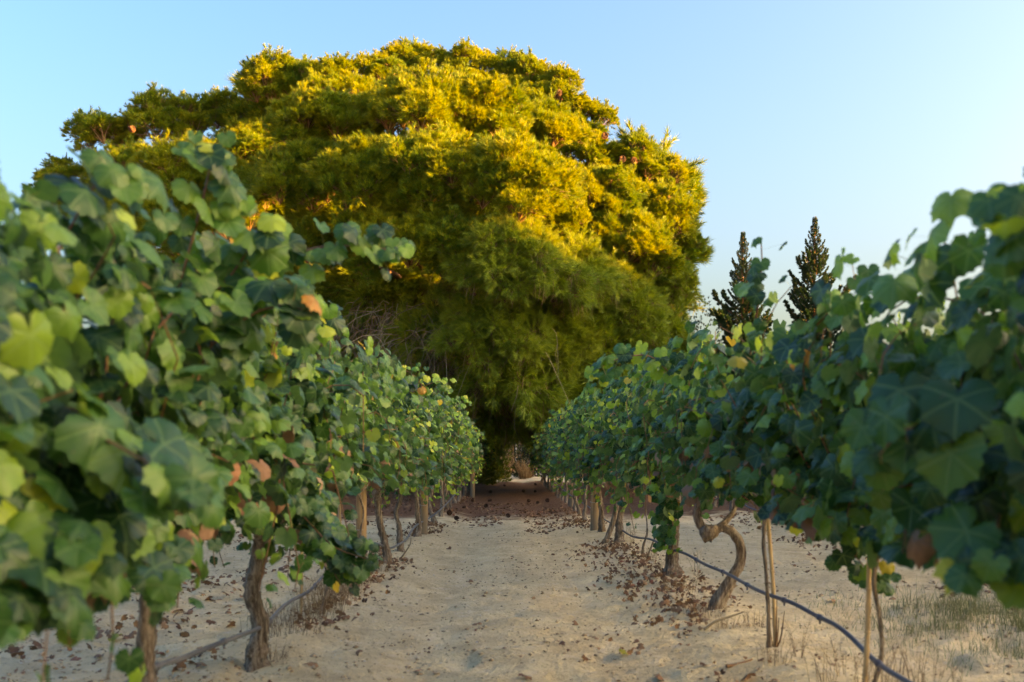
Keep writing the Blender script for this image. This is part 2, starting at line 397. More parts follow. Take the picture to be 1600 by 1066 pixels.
def vine_foliage(rng, nsh=27, hl=.66, dry=.05, top=1.6, fill=120, hero=False, size=.105, inward=0, maxin=.6, yf=1.0):
    L = []; paths = []
    def okp(c): return c[0] * inward < maxin
    for k in range(nsh):
        p = (rng.normal(0, .05), rng.uniform(-hl, hl), rng.uniform(.70, .95))
        a = rng.choice([-1, 1]) * rng.uniform(.05, .95); droop = rng.random() < .40
        n = int(rng.integers(15, 28)); g = rng.uniform(.45, .75) if droop else rng.uniform(.03, .30)
        if droop: a *= 1.3
        P = shoot_path(rng, p, (a, rng.normal(0, .45), 1.0 if not droop else .55), n, g, pull=.28)
        P = P[P[:, 2] < top + rng.normal(0, .07)]
        P = P[(P[:, 2] > (.42 if droop else .56))]
        P = P[P[:, 0] * inward < maxin]
        if len(P) < 4: continue
        paths.append(P); L += leaves_on(rng, P, size, yf=yf)
    for k in range(fill):
        s = rng.choice([-1, 1]); z = rng.uniform(.66, top - .02)
        c = np.array([s * rng.uniform(.08, .34), rng.uniform(-hl - .05, hl + .05), z])
        m = 0; u = rng.random()
        if z < 1.05 and u < dry * 3: m = 3
        elif u > 1 - .02 * yf: m = 2
        L.append((c, np.array([s * rng.uniform(.3, 1), rng.normal(-.15, .45), rng.uniform(-.1, .9)]), np.array([s * .2, rng.normal(0, .4), -1.]), size * rng.uniform(.7, 1.25), m, c - [s * .05, 0, .02]))
    # a cluster of shrivelled leaves low on the head
    for k in range(int(dry * 300)):
        c = np.array([rng.normal(0, .2), rng.uniform(-hl, hl), rng.uniform(.6, .95)])
        L.append((c, rng.normal(0, 1, 3), np.array([0, rng.normal(0, .6), -1.]), size * rng.uniform(.5, .85), 3, c))
    return L, paths
def arr(L):
    return (np.array([l[0] for l in L]), np.array([l[1] for l in L]), np.array([l[2] for l in L]), np.array([l[3] for l in L]), np.array([l[4] for l in L]), np.array([l[5] for l in L]))

def trunk_points(rng, h=.68, lean=.08):
    n = 6; P = np.zeros((n, 3)); P[:, 2] = np.linspace(-.06, h, n)
    P[1:, 0] = np.cumsum(rng.normal(0, lean * .32, n - 1)); P[1:, 1] = np.cumsum(rng.normal(0, lean * .4, n - 1))
    return P
def build_trunk(rng, P, r0, root, near=True):
    mb = MB(); n = 34 if near else 12; S = 14 if near else 7
    Q = spline(P, n); f = np.linspace(0, 1, n)
    R = r0 * (1.35 * np.exp(-f * 9) + 1 - .18 * f + .35 * np.clip(f - .82, 0, 1) / .18)
    tube(mb, Q, R * (1 + rng.normal(0, .07, n)), S, 0, .24, rng)
    # arms fanning from the head
    e = Q[-1]
    for k in range(3 if near else 2):
        sy = (-1) ** k
        A = spline([e - [0, 0, .03], e + [rng.normal(0, .03), sy * rng.uniform(.08, .14), rng.uniform(.0, .08)], e + [rng.normal(0, .05), sy * rng.uniform(.22, .34), rng.uniform(.08, .18)]], 9)
        tube(mb, A, np.linspace(r0 * .72, r0 * .4, 9), 8 if near else 5, 0, .12, rng)
    tr = mb.build("trunk", M['bark'], root)
    if near and r0 > .02:
        ms = MB()
        for k in range(70):
            i = int(rng.integers(1, n - 8)); m_ = int(rng.integers(3, 8)); a = rng.uniform(0, 6.28); rr = R[i:i + m_] * rng.uniform(1.0, 1.05); rr = rr + np.linspace(0, 1, m_) ** 3 * rng.uniform(0, .012)
            a2 = a + rng.normal(0, .15) * np.linspace(0, 1, m_); w_ = rng.uniform(.05, .16)
            L_ = Q[i:i + m_] + np.stack([np.cos(a2 - w_) * rr, np.sin(a2 - w_) * rr, 0 * rr], 1); Rr = Q[i:i + m_] + np.stack([np.cos(a2 + w_) * rr, np.sin(a2 + w_) * rr, 0 * rr], 1)
            j = np.arange(m_ - 1); ms.add(np.vstack([L_, Rr]), np.stack([j, j + 1, j + 1 + m_, j + m_], 1))
        ms.build("loose_bark", M['bark'], root)["kind"] = "stuff"
    return tr

def make_vine(name_label, x, y, rng, trunk=None, r0=.028, group=None, hero=False, extra=None, kind='vine', top=1.7, nsh=38, lod='hi', hl=.70, thin_trunk=False, size=.08, cut=None, fill=360, maxin=.46, dry=.05, yf=1.0):
    z0 = float(gh(x, y)); root = thing("grapevine", name_label, "grapevine", (x, y, z0), group)
    P = trunk_points(rng) if trunk is None else np.array(trunk, float)
    build_trunk(rng, P, r0 * (.3 if thin_trunk else 1), root, lod == 'hi')
    L, paths = vine_foliage(rng, nsh, hl, top=top, size=size, fill=fill, dry=dry, yf=yf, inward=-1 if x > 0 else 1, maxin=maxin)
    if cut is not None: L = [l for l in L if cut(l[0])]; paths = [q[[cut(c) for c in q]] for q in paths]; paths = [q for q in paths if len(q) > 3]; cut = None
    if extra:
        for pts, n, sz, fac in extra:
            Q = spline([np.array(p) - (x, y, 0) for p in pts], int(n * 1.6)); paths.append(Q)
            L += leaves_on(rng, Q, sz, .85, facing=fac, start=0, yf=yf)
            L += leaves_on(rng, Q, sz, .85, facing=fac, start=0, thin=.7, yf=yf)
    if cut is not None: L = [l for l in L if cut(l[0])]
    Pp, N, T, S, mi, node = arr(L)
    mb = MB()
    for Q in paths:
        tube(mb, Q[::2] if len(Q) > 5 else Q, np.linspace(.0048, .0022, len(Q[::2] if len(Q) > 5 else Q)), 4, 0, cap=False)
    mb.build("canes", M['cane'], root)
    if lod == 'hi':
        mp = MB()
        d = Pp - node; ok = np.linalg.norm(d, axis=1) > .02
        for a, b in zip(node[ok], Pp[ok]):
            u = unit(np.cross(b - a, (0, 0, 1)) + 1e-4) * .0013
            mp.add(np.array([a - u, a + u, b + u, b - u]), [[0, 1, 2, 3]])
        mp.build("petioles", M['stem'], root)["kind"] = "stuff"
    side = -1 if x > 0 else 1
    score = Pp[:, 0] * side * 1.4 + .35 * Pp[:, 2] - .18 * Pp[:, 1] + RNG.uniform(0, .08, len(Pp)) + S * .8
    order = np.argsort(-score)
    nsep = {'hi': 300, 'mid': 0}[lod]
    sep, rest = order[:nsep], order[nsep:]
    if nsep:
        B = frames(N, T)
        for i in sep:
            m4 = Matrix.Identity(4)
            for a in range(3):
                for b in range(3): m4[a][b] = float(B[i, a, b] * S[i])
                m4[a][3] = float(Pp[i, a])
            lib = LEAF_ME[int(mi[i])]
            ob("leaf", lib[int(rng.integers(len(lib)))], root, mat4=m4)
    mb = MB(); join_leaves(mb, Pp[rest], N[rest], T[rest], S[rest], mi[rest], HI[:3] if hero else LO, rng)
    fo = mb.build("foliage", LEAFM, root); fo["kind"] = "stuff"
    return root

def copy_tree(o, loc, rz, sc3, label=None, group=None):
    c = o.copy(); C.objects.link(c); c.location = loc; c.rotation_euler = (0, 0, rz); c.scale = sc3
    if label: c["label"] = label
    if group: c["group"] = group
    for ch in o.children:
        d = ch.copy(); C.objects.link(d); d.parent = c
        for g in ch.children:
            e = g.copy(); C.objects.link(e); e.parent = d
    return c

rg = np.random.default_rng(11)
# --- left row beside the path. extra shoots: (world points, nodes, leaf size, facing)
LEFT = [
 (0.75, "leafy grapevine cut by the photo edge on the left of the path", dict(hero=True, maxin=.26, top=1.42, dry=.01)),
 (2.05, "large-leaved grapevine closest to the lens on the left of the path", dict(hero=True, size=.09, maxin=.30, top=1.50, nsh=48, dry=.01, fill=330, extra=[
     ([(-1.0, 2.25, 1.0), (-.86, 2.1, 1.0), (-.70, 2.02, .93), (-.60, 1.98, .83)], 9, .115, (.5, -.6, .3)),
     ([(-1.1, 2.1, .85), (-.95, 2.0, .82), (-.84, 1.95, .73)], 7, .12, (.3, -.8, .3)),
     ([(-1.15, 2.3, 1.0), (-1.0, 2.2, .95), (-.82, 2.15, .88)], 8, .115, (.4, -.7, .6)),
     ([(-1.05, 1.95, .80), (-.92, 1.9, .74), (-.86, 1.9, .66)], 8, .115, (.5, -.7, .3)),
     ([(-1.1, 2.5, .82), (-.95, 2.4, .76), (-.85, 2.3, .66)], 8, .11, (.5, -.7, .3)),
     ([(-1.1, 2.8, .82), (-.98, 2.7, .74), (-.92, 2.65, .62)], 8, .10, (.5, -.7, .3)),
     ([(-1.15, 2.5, 1.35), (-1.05, 2.5, 1.55), (-.98, 2.5, 1.66)], 8, .10, (.4, -.7, .3))])),
 (3.37, "grapevine on a straight upright trunk with leaves hanging low over the hose", dict(hero=True, maxin=.34, top=1.72, nsh=48, fill=420, size=.086, r0=.030, trunk=[(.02, 0, -.1), (.0, 0, .1), (-.02, .02, .3), (.0, .0, .5), (.02, 0, .66)], extra=[
     ([(-1.0, 3.5, 1.45), (-.82, 3.5, 1.60), (-.64, 3.45, 1.66), (-.46, 3.4, 1.65), (-.37, 3.38, 1.63)], 14, .082, (.1, -.8, .3)),
     ([(-1.0, 3.05, 1.4), (-.92, 3.0, 1.62), (-.88, 3.0, 1.78), (-.87, 3.0, 1.87)], 10, .08, (.2, -.7, .2)),
     ([(-.98, 3.2, 1.4), (-.82, 3.15, 1.56), (-.76, 3.1, 1.70)], 8, .095, (.2, -.8, .3)),
     ([(-1.0, 3.1, 1.2), (-.8, 3.05, 1.36), (-.66, 3.0, 1.40), (-.59, 3.0, 1.38)], 9, .10, (.2, -.8, .4))])),
 (4.78, "grapevine with a gnarled shaggy trunk standing bare beside the grey hose", dict(hero=True, top=1.56, r0=.038, trunk=[(0, 0, -.08), (.0, 0, .08), (.01, .02, .2), (-.02, 0, .36), (.0, 0, .48), (.03, 0, .6)], extra=[
     ([(-1.05, 4.7, .82), (-.92, 4.6, .72), (-.78, 4.5, .60), (-.66, 4.45, .56), (-.60, 4.4, .55)], 13, .085, (.3, -.8, .3)),
     ([(-1.0, 4.9, .85), (-.9, 4.8, .72), (-.82, 4.7, .62), (-.78, 4.65, .56)], 9, .085, (.3, -.8, .3)),
     ([(-.98, 4.7, .75), (-.86, 4.6, .62), (-.78, 4.5, .50), (-.72, 4.45, .42)], 11, .085, (.3, -.8, .3)),
     ([(-1.0, 4.6, 1.4), (-.86, 4.6, 1.58), (-.84, 4.6, 1.68)], 8, .085, (.3, -.8, .3))])),
 (6.25, "young thin-stemmed grapevine growing beside the thin cane stake", dict(thin_trunk=True, cut=lambda c: c[2] > .80)),
 (7.55, "young grapevine with a slim stem just before the thick wooden post", dict(thin_trunk=True, cut=lambda c: c[2] > .78)),
 (9.05, "grapevine on a dark leaning trunk just beyond the thick wooden post", dict(r0=.032, cut=lambda c: c[2] > .66, trunk=[(.05, 0, -.06), (.02, 0, .12), (-.02, 0, .3), (-.05, 0, .46), (-.06, 0, .62)], extra=[
     ([(-1.0, 8.8, 1.4), (-.8, 8.7, 1.5), (-.62, 8.7, 1.58), (-.5, 8.7, 1.56)], 13, .075, (.3, -.8, .4))])),
 (10.3, "slender grapevine between the dark leaning trunk and the shorter wooden post", dict(r0=.024)),
 (11.6, "grapevine right beside the shorter wooden post", dict(r0=.026)),
 (12.9, "first grapevine beyond the shorter wooden post", dict(r0=.026, extra=[
     ([(-.9, 12.6, 1.5), (-.7, 12.5, 1.56), (-.5, 12.5, 1.62)], 12, .075, (.3, -.8, .4))])),
]
for d, lab, kw in LEFT:
    make_vine(lab, float(row_x(-1, d)), d, rg, lod='hi', **{'size': .077 if d > 5 else .083, 'yf': 1 if d > 5.5 else (.15 if d < 3 else .4), **kw})
RIGHT = [
 (0.95, "leafy grapevine cut by the photo edge on the right of the path", dict(hero=True, maxin=.3, top=1.45, dry=.01)),
 (2.35, "dark blue-green grapevine closest to the lens on the right of the path", dict(hero=True, size=.09, maxin=.36, top=1.6, nsh=44, dry=.01, fill=330, cut=lambda c: c[2] > .74 - .06 * c[1], extra=[
     ([(1.1, 2.2, 1.0), (.95, 2.15, 1.05), (.84, 2.15, 1.04), (.78, 2.15, .98)], 7, .11, (-.4, -.8, .3)),
     ([(1.05, 1.95, 1.3), (.98, 1.9, 1.42), (.955, 1.88, 1.46)], 4, .09, (-.3, -.8, .2)),
     ([(1.1, 2.3, .85), (1.0, 2.1, .80), (.95, 2.0, .74)], 7, .11, (-.3, -.8, .3))])),
 (3.75, "grapevine trailing a long drooping shoot past the out-of-focus stake", dict(hero=True, thin_trunk=True, top=1.5, maxin=.38, size=.086, nsh=40, cut=lambda c: c[2] > .72, extra=[
     ([(1.08, 3.75, 1.4), (1.10, 3.4, 1.5), (1.11, 3.3, 1.57)], 4, .075, (-.2, -.8, .3))])),
 (5.1, "grapevine shading the nearer upright bamboo stake", dict(hero=True, thin_trunk=True, top=1.47, cut=lambda c: c[2] > .78, extra=[
     ([(1.06, 4.5, 1.4), (1.02, 4.2, 1.56), (1.0, 4.05, 1.70), (.985, 4.0, 1.80)], 6, .072, (-.2, -.8, .3)),
     ([(1.12, 4.7, .95), (1.18, 4.3, .78), (1.3, 4.1, .64), (1.38, 3.95, .52), (1.41, 3.9, .44)], 15, .082, (-.2, -.8, .3)),
     ([(1.1, 5.0, 1.0), (1.15, 4.8, .86), (1.25, 4.8, .75)], 8, .08, (-.2, -.8, .3))])),
 (6.4, "grapevine with a thick trunk bent in an S and a knotted head", dict(r0=.030, cut=lambda c: c[2] > .68, extra=[
     ([(1.0, 6.2, 1.42), (.85, 6.1, 1.54), (.68, 6.0, 1.53), (.54, 5.95, 1.47), (.50, 5.95, 1.44)], 15, .08, (-.2, -.8, .4)),
     ([(1.35, 6.2, .75), (1.46, 6.1, .66), (1.52, 6.1, .56)], 7, .075, (-.2, -.8, .3))])),
 (8.1, "grapevine whose straight trunk is covered in leafy sprouts down to the soil", dict(r0=.045, trunk=[(0, 0, -.06), (0, 0, .15), (.01, 0, .35), (.02, 0, .55), (.02, 0, .7)], extra=[
     ([(1.28, 8.0, .75), (1.26, 7.93, .55), (1.27, 7.9, .35), (1.26, 7.92, .2)], 15, .08, (-.2, -.9, .3)),
     ([(1.24, 8.0, .75), (1.21, 7.95, .55), (1.2, 7.93, .35), (1.21, 7.95, .22)], 17, .078, (-.2, -.9, .3))])),
 (9.6, "grapevine with a short slanting stub between two thicker trunks", dict(thin_trunk=True)),
 (11.1, "grapevine rising on two crossing stems from one base", dict(r0=.034)),
 (12.35, "grapevine beside the stout weathered post on the right of the path", dict(r0=.028)),
 (13.5, "first grapevine beyond the stout weathered post", dict(r0=.026)),
]
for d, lab, kw in RIGHT:
    x = float(row_x(1, d))
    if abs(d - 6.4) < .01:
        pc = lambda px, py, dd=6.4: ((px - 795) / 1600 * dd - x, 0, 1 + (710 - py) / 1600 * dd)
        kw['trunk'] = [(-.01 * 1, .02, -.1), pc(1119, 955), pc(1143, 915), pc(1158, 882), pc(1152, 852), pc(1130, 835), pc(1104, 843), pc(1090, 818), pc(1094, 795), pc(1106, 765)]
    r = make_vine(lab, x, d, rg, lod='hi', **{'size': .077 if d > 5 else .083, 'yf': 1 if d > 5.5 else (.15 if d < 3 else .4), **kw})
    if abs(d - 6.4) < .01:
        mb = MB(); k = np.array(pc(1108, 842)); a = rg
        Vv = []; th = np.linspace(0, np.pi, 8)
        Q = spline([k + (-.045, 0, -.015), k + (-.01, -.03, .0), k + (.04, .0, .01)], 8)
        tube(mb, Q, [.02, .045, .056, .058, .054, .05, .042, .02], 12, 0, .14, rg)
        Q = spline([k + (.02, 0, .0), k + (.09, .02, .05), k + (.15, .05, .11), k + (.2, .08, .2)], 10)
        tube(mb, Q, np.linspace(.028, .012, 10), 8, 0, .12, rg)
        mb.build("knot", M['bark'], r)
    if abs(d - 11.1) < .01:
        mb = MB(); tube(mb, spline([(-.16, 0, -.05), (-.06, 0, .2), (.0, 0, .5), (.02, 0, .7)], 16), np.linspace(.03, .022, 16), 10, 0, .13, rg); mb.build("second_stem", M['bark'], r)

# prototypes for vines further off (joined foliage; copies share the meshes)
protos = [make_vine("p", row_x(s, 14.3), 14.3, np.random.default_rng(100 + i), lod='mid', nsh=26, group="p", top=1.66 + .07 * (i % 2), r0=.026, fill=200) for i, s in enumerate((-1, 1, -1, 1, -1, 1))]
used = [False] * len(protos)
rv = random.Random(3)
ORD = 'first second third fourth fifth sixth seventh eighth ninth tenth eleventh twelfth thirteenth fourteenth fifteenth sixteenth seventeenth eighteenth nineteenth twentieth twenty-first twenty-second twenty-third twenty-fourth twenty-fifth'.split()
def put_vine(x, y, label, group, sz=1.0):
    i = rv.randrange(len(protos)); s = rv.uniform(.93, 1.07) * sz; rz = rv.choice([0, math.pi]) + rv.uniform(-.08, .08)
    loc = (float(x), float(y), float(gh(x, y)))
    if not used[i]:
        used[i] = True; o = protos[i]; o.location = loc; o.rotation_euler = (0, 0, rz); o.scale = (1, 1, s); o["label"] = label; o["group"] = group
        return o
    return copy_tree(protos[i], loc, rz, (1, 1, s), label, group)
d = 14.2; k = 0
while d < 28.5:
    put_vine(row_x(-1, d), d, f"{ORD[k + 1]} grapevine beyond the shorter wooden post in the left path row", "grapevines in the far stretch of the left path row"); d += 1.3; k += 1
d = 14.8; k = 0
while d < 35.5:
    put_vine(row_x(1, d), d, f"{ORD[k + 1]} grapevine beyond the stout weathered post in the right path row", "grapevines in the far stretch of the right path row"); d += 1.3; k += 1
names = {1: "second", 2: "third", 3: "fourth", 4: "fifth"}
for side in (-1, 1):
    for k in range(1, 5 if side > 0 else 4):
        x0 = side * (1.25 + 2.47 * k); d0 = max(2.5, abs(x0) * 1600 / 1000) + rv.uniform(0, 1)
        dd = d0; q = 0
        word = "left" if side < 0 else "right"
        while dd < (26 if side < 0 else 34):
            if rv.random() > .06:
                put_vine(x0 + rv.uniform(-.05, .05), dd, f"{ORD[q]} grapevine from the camera in the {names[k]} row {word} of the path", f"grapevines in the {names[k]} row {word} of the path", .97); q += 1
            dd += 1.38

# ------------------------------------------------------------------ stakes, posts, hoses, wires
def px(pxx, d): return (pxx - 795) / 1600 * d
def pz(py, d): return 1 + (710 - py) / 1600 * d
def bamboo(label, base, topp, r=.009, group=None):
    root = thing("cane_stake", label, "stake", base, group)
    b = np.array(base, float); L = np.array(topp) - b; n = 40
    P = np.array([L * f for f in np.linspace(-.06, 1, n)]); P[:, 0] += .006 * np.sin(np.linspace(0, 5, n))
    R = np.full(n, r) * np.linspace(1.1, .85, n); R[::7] *= 1.22
    mb = MB(); tube(mb, P, R, 10, 0); mb.build("cane", M['bamboo'], root)
    for q in range(3, n - 2, 7):
        m2 = MB(); tube(m2, [P[q] - L * .006, P[q], P[q] + L * .006], [R[q] * 1.0, R[q] * 1.45, R[q] * 1.0], 10); m2.build("node_ring", M['bamboo'], root)
    return root
def gz(x, y): return float(gh(x, y))
bx = px(1211, 5.15); sA = bamboo("upright bamboo stake leaning slightly, between the S-bent trunk and the drooping shoot", (bx, 5.15, gz(bx, 5.15)), (px(1191, 5.15), 5.1, pz(712, 5.15)), .0095)
mb = MB()
for k in range(5):
    a = RNG.uniform(0, 6.28); tube(mb, spline([(0, 0, -.01), (.03 * math.cos(a), .03 * math.sin(a), .05), (.05 * math.cos(a), .05 * math.sin(a), .13 + .03 * k)], 6), np.linspace(.007, .002, 6), 5)
mb.build("husk", M['weed'], sA)
bx = px(1345, 3.72); bamboo("out-of-focus bamboo stake in front of the long drooping shoot", (bx, 3.72, gz(bx, 3.72)), (px(1362, 3.72), 3.7, pz(775, 3.72)), .009)
bx = px(469, 6.3); bamboo("thin cane stake between the gnarled bare trunk and the thick wooden post", (bx, 6.3, gz(bx, 6.3)), (px(471, 6.3), 6.3, pz(730, 6.3)), .0095)
bx = px(531, 8.4); bamboo("slender pale stake directly left of the thick wooden post", (bx, 8.4, gz(bx, 8.4)), (px(529, 8.4), 8.4, pz(705, 8.4)), .011)
bx = px(402, 7.9); bamboo("pale stake in the gap behind the gnarled bare trunk", (bx, 7.9, gz(bx, 7.9)), (px(401, 7.9), 7.9, pz(690, 7.9)), .012)
for i, (pp, dd) in enumerate([(508, 15.2), (517, 16.3), (438, 14.5)]):
    bx = px(pp, dd); bamboo("thin pale stake standing among the second row left of the path", (bx, dd, gz(bx, dd)), (bx, dd, 1.15), .011, "thin stakes among the second left row")

def post(label, x, y, h, r, group=None):
    root = thing("wooden_post", label, "post", (x, y, gz(x, y)), group)
    n = 44; z = np.linspace(-.1, h, n); P = np.stack([.008 * np.sin(z * 3), .006 * np.cos(z * 4), z], 1)
    R = r * (1 + RNG.normal(0, .008, n)); R[-1] *= .93
    mb = MB(); tube(mb, P, R, 20, 0, .012, RNG); mb.build("pole", M['post'], root)
    for zz in (.88, .35):
        if h > zz:
            m2 = MB(); tube(m2, [(math.cos(a) * r * 1.05, math.sin(a) * r * 1.05, zz + .008 * math.sin(a)) for a in np.linspace(0, 6.28, 20)], .0018, 4); m2.build("wire_tie", M['wire'], root)
    return root
post("thick round wooden post in the left row, pale orange wood, weathered foot", px(563, 8.15), 8.15, 1.15, .042)
post("shorter weathered wooden post further along the left row", px(662, 12.1), 12.1, .85, .045)
post("dark wooden post near the end of the left row, under the pine", px(738, 23), 23, 1.05, .05)
post("stout weathered wooden post in the right row", px(929, 12.6), 12.6, .62, .055)
post("low wooden post beyond the stout one in the right row", px(893, 18.5), 18.5, .7, .05)

def hose(label, pts, r, mat, emit):
    P = spline(pts, 260); P[:, 2] += .006 * np.sin(np.linspace(0, 60, 260))
    root = thing("drip_hose", label, "hose", tuple(P[0])); Q = P - P[0]
    mb = MB(); tube(mb, Q, r, 10); mb.build("tube", M[mat], root)
    for e in emit:
        i = int(np.argmin(np.abs(P[:, 1] - e))); T = unit(P[i + 1] - P[i - 1])
        m2 = MB(); tube(m2, [Q[i] - T * .022, Q[i] - T * .012, Q[i] + T * .012, Q[i] + T * .022], [r * 1.1, r * 1.5, r * 1.5, r * 1.1], 10)
        tube(m2, [Q[i] - [0, 0, r], Q[i] - [0, 0, r + .018]], [.006, .004], 8); m2.build("emitter", M[mat], root)
    return root
hose("grey drip hose sagging between the trunks of the left row",
     [(-1.28, 1.2, .3), (-1.27, 2.6, .22), (px(215, 3.3), 3.3, pz(1060, 3.3)), (px(300, 3.95), 3.95, pz(1020, 3.95)), (px(400, 4.70), 4.70, pz(985, 4.70)), (px(440, 5.4), 5.4, pz(950, 5.4)), (px(480, 6.3), 6.3, pz(925, 6.3)), (px(515, 7.2), 7.2, pz(893, 7.2)), (px(560, 8.1), 8.1, pz(868, 8.1)),
      (px(585, 8.6), 8.6, pz(850, 8.6)), (px(612, 9.6), 9.6, pz(856, 9.6)), (px(632, 10.4), 10.4, pz(845, 10.4)), (px(648, 11.3), 11.3, pz(824, 11.3)), (px(672, 13), 13, pz(808, 13)), (px(690, 15), 15, pz(795, 15)), (px(715, 20), 20, pz(768, 20)), (px(735, 28), 28, pz(748, 28))], .0105, 'hose_g', (3.5, 4.3, 5.0, 6.6, 10, 12.4))
hose("dark blue-black drip hose strung along the right row",
     [(1.36, 1.5, .3), (1.36, 2.4, .25), (px(1415, 3.45), 3.45, pz(1066, 3.45)), (px(1330, 4.0), 4.0, pz(997, 4.0)), (px(1275, 4.45), 4.45, pz(960, 4.45)), (px(1220, 4.95), 4.95, pz(937, 4.95)), (px(1150, 5.9), 5.9, pz(905, 5.9)), (px(1100, 6.9), 6.9, pz(880, 6.9)), (px(1060, 7.9), 7.9, pz(862, 7.9)), (px(1020, 9.2), 9.2, pz(845, 9.2)),
      (px(985, 10.6), 10.6, pz(836, 10.6)), (px(950, 12.4), 12.4, pz(815, 12.4)), (px(920, 15), 15, pz(793, 15)), (px(880, 20), 20, pz(765, 20)), (px(850, 32), 32, pz(740, 32))], .0098, 'hose_b', (3.7, 4.4, 4.9, 5.6, 6.3, 7.2))
for k, (x0, lab) in enumerate(((6.2, "dark drip hose lying along the third row right of the path"), (-3.7, "dark drip hose hanging along the second row left of the path"), (3.75, "dark drip hose hanging along the second row right of the path"))):
    yy = np.linspace(3, 30, 20); hose(lab, [(x0 + .05 * math.sin(q * 1.3), q, gz(x0, q) + .16 + .06 * math.sin(q * 1.9)) for q in yy], .012, 'hose_b', ())
for sgn, word in ((-1, "left"), (1, "right")):
    yy = np.linspace(0.5, 34, 60); z = .93 if sgn < 0 else .9
    mb = MB(); tube(mb, [(float(row_x(sgn, q)) + .02, q, z + .012 * math.sin(q * 2.1)) for q in yy], .0016, 4)
    tag(mb.build("trellis_wire", M['wire']), f"thin galvanised wire running through the foliage of the {word} path row", "wire")

# ------------------------------------------------------------------ litter, weeds, stones
def scatter_leaves(n, fn, smin, smax, name, label, mats=LEAFM, heap=0.0, flat=.35):
    P = fn(n); n = len(P); z = gh(P[:, 0], P[:, 1]) + .008 + RNG.random(n) ** 2 * heap * (P[:, 2] if P.shape[1] > 2 else 1)
    N = np.stack([RNG.normal(0, flat, n), RNG.normal(0, flat, n), np.ones(n)], 1)
    T = RNG.normal(0, 1, (n, 3)); S = RNG.uniform(smin, smax, n)
    mb = MB(); join_leaves(mb, np.stack([P[:, 0], P[:, 1], z], 1), N, T, S, np.full(n, 3), DRYT, RNG)
    return tag(mb.build(name, mats), label, name.replace("_", " "), kind="stuff")
def f_right(n):
    y = 4.3 + RNG.random(n) ** 1.1 * 14; x = row_x(1, y) - .12 + RNG.normal(0, .22, n) - .1 * RNG.random(n)
    clump = vnoise(x * 2, y * 1.3, 21); k = clump + RNG.normal(0, .1, n) > .52; return np.stack([x, y, clump], 1)[k]
scatter_leaves(2300, f_right, .014, .046, "leaf_litter", "brown dry vine leaves heaped along the foot of the right row", heap=.09, flat=1.1)
def f_left(n):
    y = 4.6 + RNG.random(n) * 18; x = row_x(-1, y) - .05 + RNG.normal(0, .16, n); c = vnoise(x * 2, y * 1.1, 22); return np.stack([x, y, c], 1)[c > .52]
scatter_leaves(2600, f_left, .014, .05, "leaf_litter", "brown dry leaves gathered along the foot of the left row", heap=.07, flat=.8)
def f_tracks(n):
    y = 12 + RNG.random(n) * 9; x = RNG.choice([-.35, .55, .1], n) + RNG.normal(0, .22, n); c = vnoise(x * 2.5, y * .9, 25) * np.clip((y - 11) / 4, 0, 1); return np.stack([x, y, c], 1)[c > .38]
scatter_leaves(1500, f_tracks, .02, .055, "leaf_litter", "brown leaf litter on the path where the pine's shade begins", heap=.02, flat=.5)
def f_rows(n):
    k = RNG.integers(0, 6, n); x0 = np.array([-3.7, -6.2, 3.75, 6.2, 8.7, -2.4])[k]; y = 5 + RNG.random(n) * 24; x = x0 + RNG.normal(0, .36, n)
    c = vnoise(x * 1.5, y * 1.1, 27); return np.stack([x, y, c], 1)[c > .45]
scatter_leaves(12000, f_rows, .02, .06, "leaf_litter", "reddish brown leaf piles under the rows further from the path", heap=.08, flat=.7)
def f_all(n):
    y = 3.0 + RNG.random(n) ** 1.2 * 25; x = RNG.uniform(-1, 1, n) * (y * .55 + .5); c = vnoise(x * 1.8, y * 1.8, 29); return np.stack([x, y, c], 1)[c + RNG.normal(0, .2, n) > .55]
scatter_leaves(14000, f_all, .004, .022, "leaf_litter", "small brown leaf crumbs scattered over the sandy soil", heap=.0, flat=.4)
# single dry leaves one can pick out on the path and between the rows
SPOT = [(745, 965, 1.0), (820, 1050, 1.1), (1030, 1044, 1.2), (495, 1043, 1.2), (735, 905, .8), (915, 1018, .7), (898, 962, .8), (880, 895, .8), (902, 875, .7), (760, 820, .8), (700, 855, .8), (605, 876, .8), (180, 990, 1.4), (440, 888, 1.3), (432, 912, 1.0), (355, 955, .9), (288, 983, .9), (655, 1030, .8), (800, 872, .7), (866, 863, .7), (975, 1010, .9), (1262, 893, .8), (1330, 905, .9), (1395, 935, 1.0), (1240, 880, .7), (880, 1000, .7), (560, 1020, .8), (835, 930, .6), (930, 985, .8), (1300, 940, .8), (1480, 870, 1.), (1410, 905, .9), (250, 1010, .8), (460, 925, .7)]
for i, (qx, qy, s) in enumerate(SPOT):
    dd = 1600 / max(qy - 710, 20) * .985; x = px(qx, dd); nrm = Vector((RNG.normal(0, .35), RNG.normal(-.2, .35), 1)).normalized()
    me = LEAF_ME[3][i % 4] if i not in (12, 20) else LEAF_ME[2][i % 4]
    o = ob("fallen_leaf", me); q = nrm.to_track_quat('Z', 'Y'); o.rotation_mode = 'QUATERNION'
    from mathutils import Quaternion
    o.rotation_quaternion = q @ Quaternion((0, 0, 1), RNG.uniform(0, 6.28)); o.scale = (.055 * s, .055 * s, .055 * s); o.location = (x, dd, gz(x, dd) + .018)
    tag(o, "single curled brown leaf lying on the bare sandy soil", "leaf", "single dry leaves on the sand")
